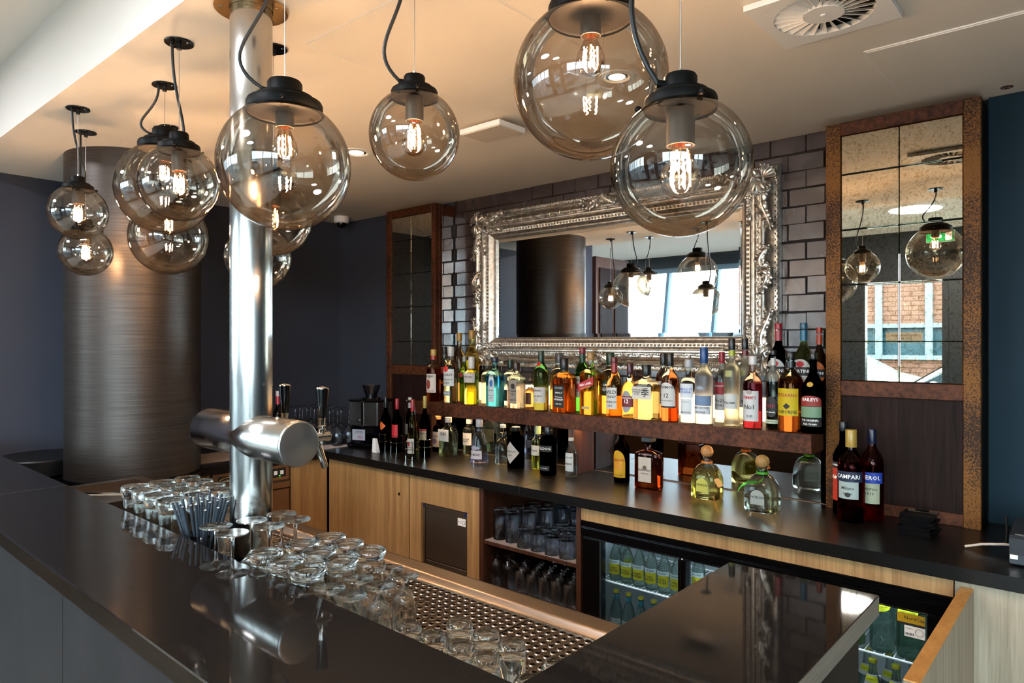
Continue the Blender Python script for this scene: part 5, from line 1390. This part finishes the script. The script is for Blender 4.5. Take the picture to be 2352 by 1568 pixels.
def rackf(b):
    for (cx_, Y) in ((886, 2.36), (912, 2.36), (948, 2.27), (976, 2.36), (942, 2.45)):
        X = onY(cx_, Y)[0]-rk.location.x; R_ = .0325 if cx_ in (912, 976, 886) else .034
        for z in (.055, .092):
            b.tube([(X+R_*cos(a*pi/10), Y-2.37+R_*sin(a*pi/10), z) for a in range(20)], .0016, 5, True)
        for s_ in (-1, 1): b.tube([(X+s_*R_*.72, Y-2.37-R_*.72, .002), (X+s_*R_*.72, Y-2.37-R_*.72, .092)], .0016, 5)
    b.tube([(.0-.045, .035, .05), (-.045, .035, .24), (-.035, .035, .27), (.02, .035, .275), (.03, .035, .262), (.035, .035, .2), (.035, .035, .05)], .0025, 8)
simple_obj('wire_frame', rackf, M_chrome, rk)
b = MB(); b.tube([(-.033+.05*i/96, .035+.0065*cos(i*.9), .2735+.0065*sin(i*.9)) for i in range(97)], .0015, 5); b.build('coiled_grip', M_chrome, rk)

# ice crusher
cx0, ct0 = onY(853, 2.42)
ic = empty('ice_crusher', (cx0, 2.42, ZW), 'steel and black electric ice crusher with a clear funnel on top', 'ice crusher')
ic.rotation_euler = (0, 0, radians(18))
simple_obj('foot', lambda b: b.bevbox(-.105, .105, -.09, .09, 0, .024, .006), M_blackg, ic)
simple_obj('ice_bin', lambda b: b.bevbox(-.09, .09, -.075, .075, .025, .118, .005), thin('smoky_plastic', '#8d93a0', .12, .5), ic)
ib = simple_obj('bin_sticker', lambda b: (b.box(-.075, .01, -.0765, -.0755, .04, .1)), plain('sticker_lilac', '#9aa0ae', .5), ic)
text('LIPPEN', ib, .018, M_ink, flat(-.0765, .085, -.03)); text('PÜ', ib, .022, M_inkred, flat(-.0765, .055, -.02), bold=.0008)
simple_obj('housing', lambda b: b.bevbox(-.095, .095, -.08, .08, .119, .258, .006), steel('crusher_steel', '#cfc9c4', .22, 0, 'Z', (2, 2, 200), .05), ic)
simple_obj('corner_strip', lambda b: b.bevbox(-.012, .004, -.084, -.0795, .119, .258, .002), M_chrome, ic)
simple_obj('lid', lambda b: b.bevbox(-.098, .098, -.083, .083, .2585, .266, .003), M_blackg, ic)
simple_obj('knob', lambda b: b.tube([(-.03, -.08, .15), (-.03, -.09, .15)], .008, 14), M_black, ic)
simple_obj('funnel_base', lambda b: b.lathe([(.055, .266), (.05, .274), (.035, .280)], n=32), M_blackg, ic)
simple_obj('funnel', lambda b: b.lathe([(.030, .278), (.034, .29), (.052, .345), (.0505, .345), (.032, .29), (.028, .28)], n=36, caps=False), thin('clear_plastic', '#c9ccd6', .12, .6), ic)
# menu card
mcx = onY(866, 2.30)[0]
tag(simple_obj('card_stand', lambda b: b.add([(-.018, 0, 0), (.018, 0, 0), (.012, .0, .075), (-.012, 0, .075), (-.018, .025, 0), (.018, .025, 0), (.012, .012, .075), (-.012, .012, .075)],
    [(0, 1, 2, 3), (7, 6, 5, 4), (0, 4, 5, 1), (1, 5, 6, 2), (2, 6, 7, 3), (3, 7, 4, 0)]), M_white, None, 0, loc=(mcx, 2.28, ZW)), 'small white folded card standing beside the ice crusher', 'card')

# mesh mats on the corner worktop and glasses on them
mt = mesh_mat('mesh_mat', -.26, .26, -.5, .10, 0, None, .012); mt.location = (-3.52, 2.44, ZW+.0003); tag(mt, 'silver mesh drying mat on the corner of the worktop under the stemware', 'mat')
mt2 = mesh_mat('mesh_mat', -.1, .18, -.19, .19, 0, None, .012); mt2.location = (-3.5, 1.70, ZW+.0003); tag(mt2, 'mesh mat on the left return of the worktop above the glass washer', 'mat')
bxx = tag(simple_obj('black_box', lambda b: (b.bevbox(-.21, .21, -.07, .07, 0, .10, .004), b.box(-.2, .2, -.06, .06, .1, .103)), M_blackg, loc=(-3.42, 2.0, ZW+.0045)), 'long glossy black box on the worktop behind the beer tap', 'box')
bxx.rotation_euler = (0, 0, radians(90))
X, t_ = onY(639, 1.86)
bottle(X, 1.86, ZW+.0045, (784-897)*t_/F+.588, .06, 'rum', '#16100e', 'dark bottle with a red and white striped neck beside the steel column', '#c9bcbc', capf=.08, neck=(.80, .93, '#b83038'), fill=.6, upper='#c4c0c0', labels=[(.3, .5, 1.1, '#e4e0da', [])], cat='bottle')
# ---------------------------------------------------------------- drinking glasses
def flip(pr, h): return [(r, h-z) for r, z in pr][::-1]
def glassmesh(prof, n=28, mod=None): b = MB(); b.lathe(prof, n=n, mod=mod, caps=False); return b
def waisted(h=.165):
    return flip([(0, 0), (.032, 0), (.0345, .003), (.0350, .016), (.0315, .027), (.0285, .05), (.0275, .075), (.0295, .11), (.0345, h-.001), (.0335, h), (.0325, h-.001), (.0275, .11), (.0255, .075), (.0262, .05), (.0275, .032), (0, .022)], h)
def ribbed(h=.13):
    return flip([(0, .003), (.021, .003), (.024, .0005), (.0275, .0), (.0325, .0015), (.0338, .006), (.0325, .012), (.0295, .017), (.0285, .022), (.031, .028), (.031, .09), (.0325, h-.001), (.0315, h), (.0305, h-.001), (.0285, .09), (.0275, .03), (.025, .022), (0, .017)], h)
def small(h=.095):
    return flip([(0, .002), (.014, .002), (.017, 0), (.0195, .001), (.0212, .006), (.0215, .013), (.0212, .02), (.0235, h-.001), (.0228, h), (.022, h-.001), (.0195, .022), (.015, .015), (0, .013)], h)
def sour(h=.109):
    return flip([(0, 0), (.0265, 0), (.0275, .0012), (.0265, .0028), (.010, .0065), (.0055, .012), (.0052, .018), (.009, .024), (.016, .034), (.0205, .05), (.0218, .075), (.0208, h-.0005), (.0202, h), (.0198, h-.0005), (.0206, .075), (.0192, .05), (.0145, .036), (0, .028)], h)
def stem(h=.15, fr=.0335, bowl=.030, sl=.5):
    zs = h*sl
    return flip([(0, 0), (fr-.001, 0), (fr, .0012), (fr-.001, .0026), (.012, .0045), (.005, .010), (.0036, .02), (.0036, zs-.01), (.008, zs), (bowl*.8, zs+h*.11), (bowl, zs+h*.24), (bowl*.92, h-.0005), (bowl*.9, h), (bowl*.88, h-.0005), (bowl*.96, zs+h*.24), (bowl*.75, zs+h*.12), (0, zs+.005)], h)
def cut(h, r0=.030, r1=.033):
    return flip([(0, 0), (r0-.002, 0), (r0, .002), (r0, .008), (r0+.001, .016), (r1, h-.001), (r1-.001, h), (r1-.002, h-.001), (r0-.001, .016), (0, .011)], h)
ribm = lambda a, z: 1+.012*cos(18*a)*(1 if .01 < z < .10 else 0)
def cutm(h):
    return lambda a, z: 1-.05*max(0, cos(8*a+z*160))*max(0, cos(8*a-z*160)) if h*.25 < z < h*.9 else 1
_gp = {}
def put(kind, prof, x, y, z, label, group, mat=M_clear, n=28, mod=None, cat='glass', name=None, rz=0):
    nmn = name or 'tumbler'
    if kind not in _gp:
        o = glassmesh(prof, n, mod).build(nmn, mat, None, 50); _gp[kind] = o
    else:
        o = _gp[kind].copy(); COL.objects.link(o); o.name = nmn
    o.location = (x, y, z); o.rotation_euler = (0, 0, rz)
    tag(o, label, cat, group)
    return o
ordn = ['first', 'second', 'third', 'fourth', 'fifth', 'sixth', 'seventh', 'eighth', 'ninth', 'tenth']
Z0 = ZT+.0022
# block of waisted glasses: rows run away from the bar edge
A = [[(311, 1115.7), (336.5, 1125), (364, 1136), (394, 1148)], [(371.6, 1106), (400, 1115.7), (427, 1125), (456, 1136)], [(430, 1096.6), (459, 1104), (487.5, 1113.6), (513, 1124)]]
rn = ['the row along the bar top', 'the middle row', 'the row farthest from the bar top']
for r_, row in enumerate(A):
    for i, p in enumerate(row):
        x, y, _ = onz(p[0], p[1], -.55+.165)
        put('A', waisted(), x, y, Z0-.0, 'upturned waisted highball, %s from the left in %s' % (ordn[i], rn[r_]), 'upturned waisted highballs left of the steel column', name='highball_glass')
for i, (p, where) in enumerate([((496.4, 1209), 'nearest the bar edge at the left'), ((533.6, 1224.8), 'nearest the bar edge at the right'), ((578, 1195.4), 'in front of the steel column'),
        ((617, 1209), 'in front of the column\'s right edge'), ((647, 1180.5), 'farthest back of the group'), ((678, 1193.7), 'rightmost of the group')]):
    x, y, _ = onz(p[0], p[1], -.40)
    put('W', stem(.15, .0335, .0285, .5), x, y, Z0, 'upturned stemmed wine glass with a flat foot, %s' % where, 'upturned wine glasses by the steel column', name='wine_glass', n=36)
Bq = [[(610, 1267), (655, 1285.6), (706, 1305)], [(692.6, 1246.5), (732.6, 1264), (782.5, 1282.7)], [(758, 1231), (798, 1245.5), (848, 1262)]]
for r_, row in enumerate(Bq):
    for i, p in enumerate(row):
        x, y, _ = onz(p[0], p[1], -.42)
        put('B', ribbed(), x, y, Z0, 'ribbed upturned tumbler, %s from the left in %s' % (ordn[i], rn[r_]), 'upturned ribbed tumblers on the draining tray', n=72, mod=ribm)
for i, (p, where) in enumerate([((758, 1352), 'at the bar edge, left one'), ((805.6, 1368.7), 'at the bar edge, right one'), ((825, 1329.6), 'left in the middle pair'), ((870.5, 1346), 'right in the middle pair'),
        ((893.6, 1307), 'left in the back pair'), ((928, 1324), 'right in the back pair, clear of the others')]):
    x, y, _ = onz(p[0], p[1], -.441)
    put('C', sour(), x, y, Z0, 'upturned short footed glass, %s' % where, 'upturned footed glasses on the draining tray', name='footed_glass', n=36)
for i, (p, where) in enumerate([((937.6, 1433), 'leftmost at the bar edge'), ((993, 1457), 'second along the bar edge'), ((1058.7, 1480), 'third along the bar edge'), ((1116, 1507), 'fourth along the bar edge'),
        ((1055.6, 1428), 'left one in the second row'), ((1116, 1452), 'middle one in the second row'), ((1175, 1477), 'right one in the second row, standing free'), ((1217, 1562), 'nearest the bar corner'), ((1278, 1524), 'half hidden by the bar return')]):
    x, y, _ = onz(p[0], p[1], -.455)
    y = max(y, .7035)
    put('D', small(), x, y, Z0, 'upturned small plain tumbler, %s' % where, 'upturned small tumblers at the right end of the tray')
# straws in a glass holder
hx, hy = onz(462, 1255, -.52)[:2]
hx, hy = -1.60, .745
hx, hy, _t = onz(468, 1160, -.40); hy = .742; hx = onY(464, hy)[0]
hd = put('H', [(0, 0), (.030, 0), (.031, .003), (.033, .095), (.0325, .0955), (.032, .095), (.030, .005), (0, .005)], hx, hy, Z0, 'straight clear glass holding the black paper straws', None, name='straw_holder', cat='glass')
M_straw = plain('straw_paper', '#26303a', .6, var=.08)
M_strawi = plain('straw_end', '#c9cdd0', .6)
random.seed(11)
for i in range(30):
    a = 2*pi*(i*.381966); rr = .005+.022*math.sqrt((i+.5)/30)
    lean = rr*1.9+.006
    sx_, sy_ = cos(a)*rr, sin(a)*rr
    d = Vector((cos(a)*lean*1.15-.006*(cos(a) < 0), sin(a)*lean*.8, .17)).normalized()
    b = MB(); L_ = .172+random.uniform(-.006, .010)
    p0 = Vector((sx_*.55, sy_*.55, 0)); p1 = p0+d*L_
    b.tube([p0, p1], .003, 10, cap=False); b.tube([p1-d*.0001, p1], [.003, .0022], 10, cap=False, m=1); b.tube([p1, p1-d*.012], .0021, 8, cap=False, m=1)
    o = b.build('paper_straw', [M_straw, M_strawi], None, 60, loc=(hx, hy, Z0+.0065))
    tag(o, 'black paper straw %s in the glass left of the steel column' % ('leaning left' if cos(a) < -.35 else 'leaning right' if cos(a) > .35 else 'standing near upright'), 'straw', 'black paper straws in the glass')

# niche glasses
random.seed(5)
def rowlab(k): return ['front', 'second', 'third', 'fourth'][k]
NX = -1.83
for r_ in range(4):
    for i in range(2 if r_ < 3 else 5):
        x = NX-.196+i*.072+r_*.034; y = FY+.065+r_*.076
        if x > NX+.21: continue
        put('CT', cut(.135, .0285, .031), x, y, ZN1, 'tall cut-crystal tumbler, %s from left in the %s row, upper niche shelf' % (ordn[i], rowlab(r_)), 'tall cut-crystal tumblers in the niche', M_clearn, 48, cutm(.135))
for r_ in range(3):
    for i in range(4):
        x = NX-.036+i*.074+r_*.037; y = FY+.045+r_*.077
        if x > NX+.225: continue
        put('CS', cut(.085, .031, .0345), x, y, ZN1, 'short cut-crystal tumbler, %s from left in the %s row, upper niche shelf' % (ordn[i], rowlab(r_)), 'short cut-crystal tumblers in the niche', M_clearn, 48, cutm(.085))
for r_ in range(2):
    for i in range(2):
        x = NX-.20+i*.068+r_*.034; y = FY+.05+r_*.075
        put('NL', stem(.165, .031, .030, .12), x, y, ZN2, 'footed beer glass, %s from left in the %s row, lower niche shelf' % (ordn[i], rowlab(r_)), 'upturned footed beer glasses in the niche', M_clearn, 24, name='beer_glass')
for r_ in range(4):
    for i in range(5):
        x = NX-.060+i*.064+(r_ % 2)*.03; y = FY+.05+r_*.068
        if x > NX+.222: continue
        put('NS', flip(cut(.12, .0265, .029), .12), x, y, ZN2, 'plain beer tumbler, %s from left in the %s row, lower niche shelf' % (ordn[i], rowlab(r_)), 'upturned plain tumblers in the niche', M_clearn, 24)

# stemware at the corner behind the tap
k = 0
for r_ in range(4):
    for i in range(6):
        x = -3.71+i*.078; y = 1.98+.078*r_+.075*2
        if x > -3.30 or y > 2.5 or (x > -3.54 and y < 2.26): continue
        tall = r_ > 0
        put('ST' if tall else 'SS', stem(.205, .034, .034, .45) if tall else stem(.145, .032, .032, .4), x, y, ZW+.0046,
            '%s stem glass, %s from the left wall in the %s row behind the black box' % ('tall' if tall else 'short', ordn[i], rowlab(r_)), 'upturned stem glasses on the corner mat', M_clearn, 24, name='wine_glass')
        k += 1

# fridge bottles
def tonic(x, y, z, h, w, kind, label, group):
    if kind == 'yellow': labs = [(.16, .42, 1.15, '#c9c226', [('TONIC', .12, .075, 'k', .0003), ('WATER', -.14, .075, 'k', .0003)]), (.42, .52, 1.15, '#b9c8ca', [('FEVER-TREE', 0, .062, 'k', .0003)])]; cap = '#c9d42a'
    elif kind == 'blue': labs = [(.12, .36, 1.15, '#6f9fae', [('TONIC', .12, .075, 'k', .0003), ('WATER', -.14, .075, 'k', .0003)]), (.36, .45, 1.15, '#b9c8ca', [('FEVER-TREE', 0, .062, 'k', .0003)])]; cap = '#d0c23a'
    else: labs = [(.62, .78, 1.0, '#c8c8c8', []), (.68, .76, .9, '#d8dc1c', [('Schweppes', 0, .055, 'k', .0004)])]; cap = '#c9c428'
    bottle(x, y, z, h, w, 'tonic', '#dfeae6' if kind != 'grey' else '#c4cfcc', label, cap, capf=.055, fill=.7, upper='#e6efec', labels=labs, group=group, see=.5,
           neck=(.80, .93, '#3f8aa0') if kind == 'blue' else None, name='tonic_bottle')
for i in range(7):
    x = -1.455+i*.052
    if i < 6: tonic(x+.012, FY+.085, ZR1+.0018, .155, .048, 'yellow', 'yellow-labelled tonic bottle, %s from the left on the upper fridge shelf' % ordn[i], 'tonic bottles in the left fridge door')
    tonic(x+.012-.004, FY+.155, ZR1+.0018, .155, .048, 'yellow', 'yellow-labelled tonic bottle in the second row, %s from the left' % ordn[i], 'tonic bottles in the left fridge door') if i in (0, 6) else None
ZFl = .16
ZR2 = CZ-1.14
rack(fx(-1.488), fx(-1.13), ZR2); rack(fx(-.715), fx(-.382), ZR2, .026)
for i in range(6):
    tonic(-1.44+i*.054, FY+.085, ZR2+.0018, .185, .049, 'blue', 'blue-labelled tonic bottle, %s from the left on the lower fridge shelf' % ordn[i], 'blue tonic bottles in the left fridge door')
def big(i, x, y, liq, lab, see=.5):
    bottle(x, y, ZR1+.0018, .215, .066, 'tonic', liq, lab, '#c9c428', capf=.05, fill=.8, upper='#cfe0d6', see=see, group='soda bottles in the right fridge door', name='soda_bottle',
        labels=[(.56, .78, 1.1, '#d6e01a', [('Schweppes', .15, .05, 'k', .0004), ('TONIC WATER', -.2, .035, 'k', .0003)], 'oval')])
bottle(-.598, FY+.10, ZR1+.0018, .20, .062, 'conic', '#b9ccb4', 'cloudy pale green lemonade bottle, left on the upper shelf of the right fridge door', '#b02430', capf=.08, fill=.7, upper='#b9ccb4', frost=True, group='soda bottles in the right fridge door', name='soda_bottle')
big(0, -.520, FY+.095, '#cfe2d8', 'clear green soda bottle with a yellow label, middle of the right fridge door')
big(1, -.448, FY+.095, '#cfe2d8', 'clear green soda bottle behind the gold fridge sticker')
big(2, -.412, FY+.175, '#cfe2d8', 'clear green soda bottle in the back row of the right fridge door')
big(3, -.485, FY+.175, '#cfe2d8', 'clear green soda bottle in the back row, left of another')
for i in range(5):
    tonic(-.665+i*.062, FY+.08, ZR2+.0018, .195, .05, 'grey', 'silver-labelled tonic bottle, %s from left, front row, lower right fridge shelf' % ordn[i], 'small tonic bottles in the right fridge door')
for i in range(4):
    tonic(-.634+i*.062, FY+.145, ZR2+.0018, .195, .05, 'grey', 'silver-labelled tonic bottle, %s from left, second row, lower right fridge shelf' % ordn[i], 'small tonic bottles in the right fridge door')

# ---------------------------------------------------------------- right end: stacked dishes, printer, cable
sxx = onz(2116, 1185, -.58)
random.seed(3)
for i in range(7):
    s_ = .046; b = MB()
    vs = []
    for (a, z) in ((.88, 0), (.92, .001), (1, .010), (.97, .0105), (.88, .003), (0, .003)):
        for k_ in range(4):
            an = pi/4+k_*pi/2; vs.append((a*s_*math.sqrt(2)*cos(an), a*s_*math.sqrt(2)*sin(an), z))
    fs = [(q*4+k_, q*4+(k_+1) % 4, (q+1)*4+(k_+1) % 4, (q+1)*4+k_) for q in range(5) for k_ in range(4)]
    b.add(vs[:20]+[(0, 0, .003)], [f for f in fs if max(f) < 20]+[(16, 17, 20), (17, 18, 20), (18, 19, 20), (19, 16, 20), (3, 2, 1, 0)])
    o = b.build('square_dish', M_tray, None, 30, loc=(onY(2112, 2.42)[0]+random.uniform(-.004, .004), 2.42+random.uniform(-.003, .003), ZW+.0002+i*.0092))
    o.rotation_euler = (0, 0, radians(-4+random.uniform(-7, 7)+(14 if i == 3 else 0)))
    tag(o, 'small square black dish, %s from the bottom of the stack beside the printer' % ordn[i], 'dish', 'stack of square black dishes')
o = tag(simple_obj('bill_clip', lambda b: b.bevbox(-.018, .018, -.006, .006, 0, .006, .0015), M_blackg, loc=(onY(2118, 2.44)[0], 2.44, ZW+.0674)), 'small black clip lying on the top square dish', 'clip')

pr = empty('receipt_printer', (-.105, 2.33, ZW), 'dark grey receipt printer standing at the right end of the worktop', 'printer')
M_pr = plain('printer_grey', '#23262b', .45, var=.05)
b = MB()
pf = [(-.085, .010), (-.085, .030), (-.083, .033), (-.086, .072), (-.078, .079), (.0, .088), (.085, .094), (.09, .088), (.09, .010)]
n = len(pf)
b.add([(x, y, z) for x in (-.105, .105) for y, z in pf], [(i, n+i, n+(i+1) % n, (i+1) % n) for i in range(n)]+[tuple(range(n)), tuple(reversed(range(n, 2*n)))])
b.build('housing', M_pr, pr, 25)
simple_obj('base_plinth', lambda b: b.bevbox(-.1055, .1055, -.086, .088, .003, .0315, .003), plain('printer_base', '#2b3036', .5), pr)
simple_obj('paper_slot', lambda b: b.add([(-.070, -.05, .0845), (.055, -.05, .0845), (.055, -.028, .0868), (-.070, -.028, .0868)], [(0, 1, 2, 3)]), M_ink, pr, 0)
simple_obj('slot_lip', lambda b: b.tube([(-.071, -.051, .0847), (.056, -.051, .0847), (.056, -.027, .0871), (-.071, -.027, .0871)], .0011, 5, True), plain('slot_grey', '#4a4d52', .4), pr)
simple_obj('feed_slot', lambda b: b.box(.045, .1, -.0875, -.085, .045, .058), M_ink, pr)
simple_obj('sticker', lambda b: b.box(-.103, -.086, -.0875, -.0862, .018, .029), M_label, pr)
hs = pr.children[0]
text('micros', hs, .013, M_wh, lambda x, y: (-.076+x, -.069+y*.95, .0806+y*.09), bold=.0003)
text('ORACLE', hs, .006, M_wh, lambda x, y: (-.076+x, -.0765+y*.95, .0799+y*.09), bold=.0001)
c = tag(simple_obj('cable', lambda b: b.tube([(-.06, 0, .006), (-.02, .0, .020), (.03, .005, .028), (.07, .01, .030)], .0035, 8), plain('cable_white', '#b9a898', .5), loc=(-.262, 2.34, ZW)), 'short whitish cable leading to the receipt printer', 'cable')
tag(simple_obj('cable', lambda b: b.tube([(0, 0, .004), (.002, 0, .05), (.0, .0, .09)], .0035, 8), M_black, loc=(-.235, 2.44, ZW)), 'upright black cable end behind the receipt printer', 'cable')
cs = empty('card_terminal', (-.055, 2.60, ZW), 'black device stand behind the receipt printer', 'device')
simple_obj('base', lambda b: b.bevbox(-.05, .09, -.03, .03, 0, .012, .003), M_black, cs)
simple_obj('arch', lambda b: (b.bevbox(-.05, -.034, -.015, .015, .012, .115, .003), b.bevbox(.06, .09, -.015, .015, .012, .115, .003), b.bevbox(-.05, .09, -.015, .015, .105, .122, .004)), M_black, cs)
flush_texts()
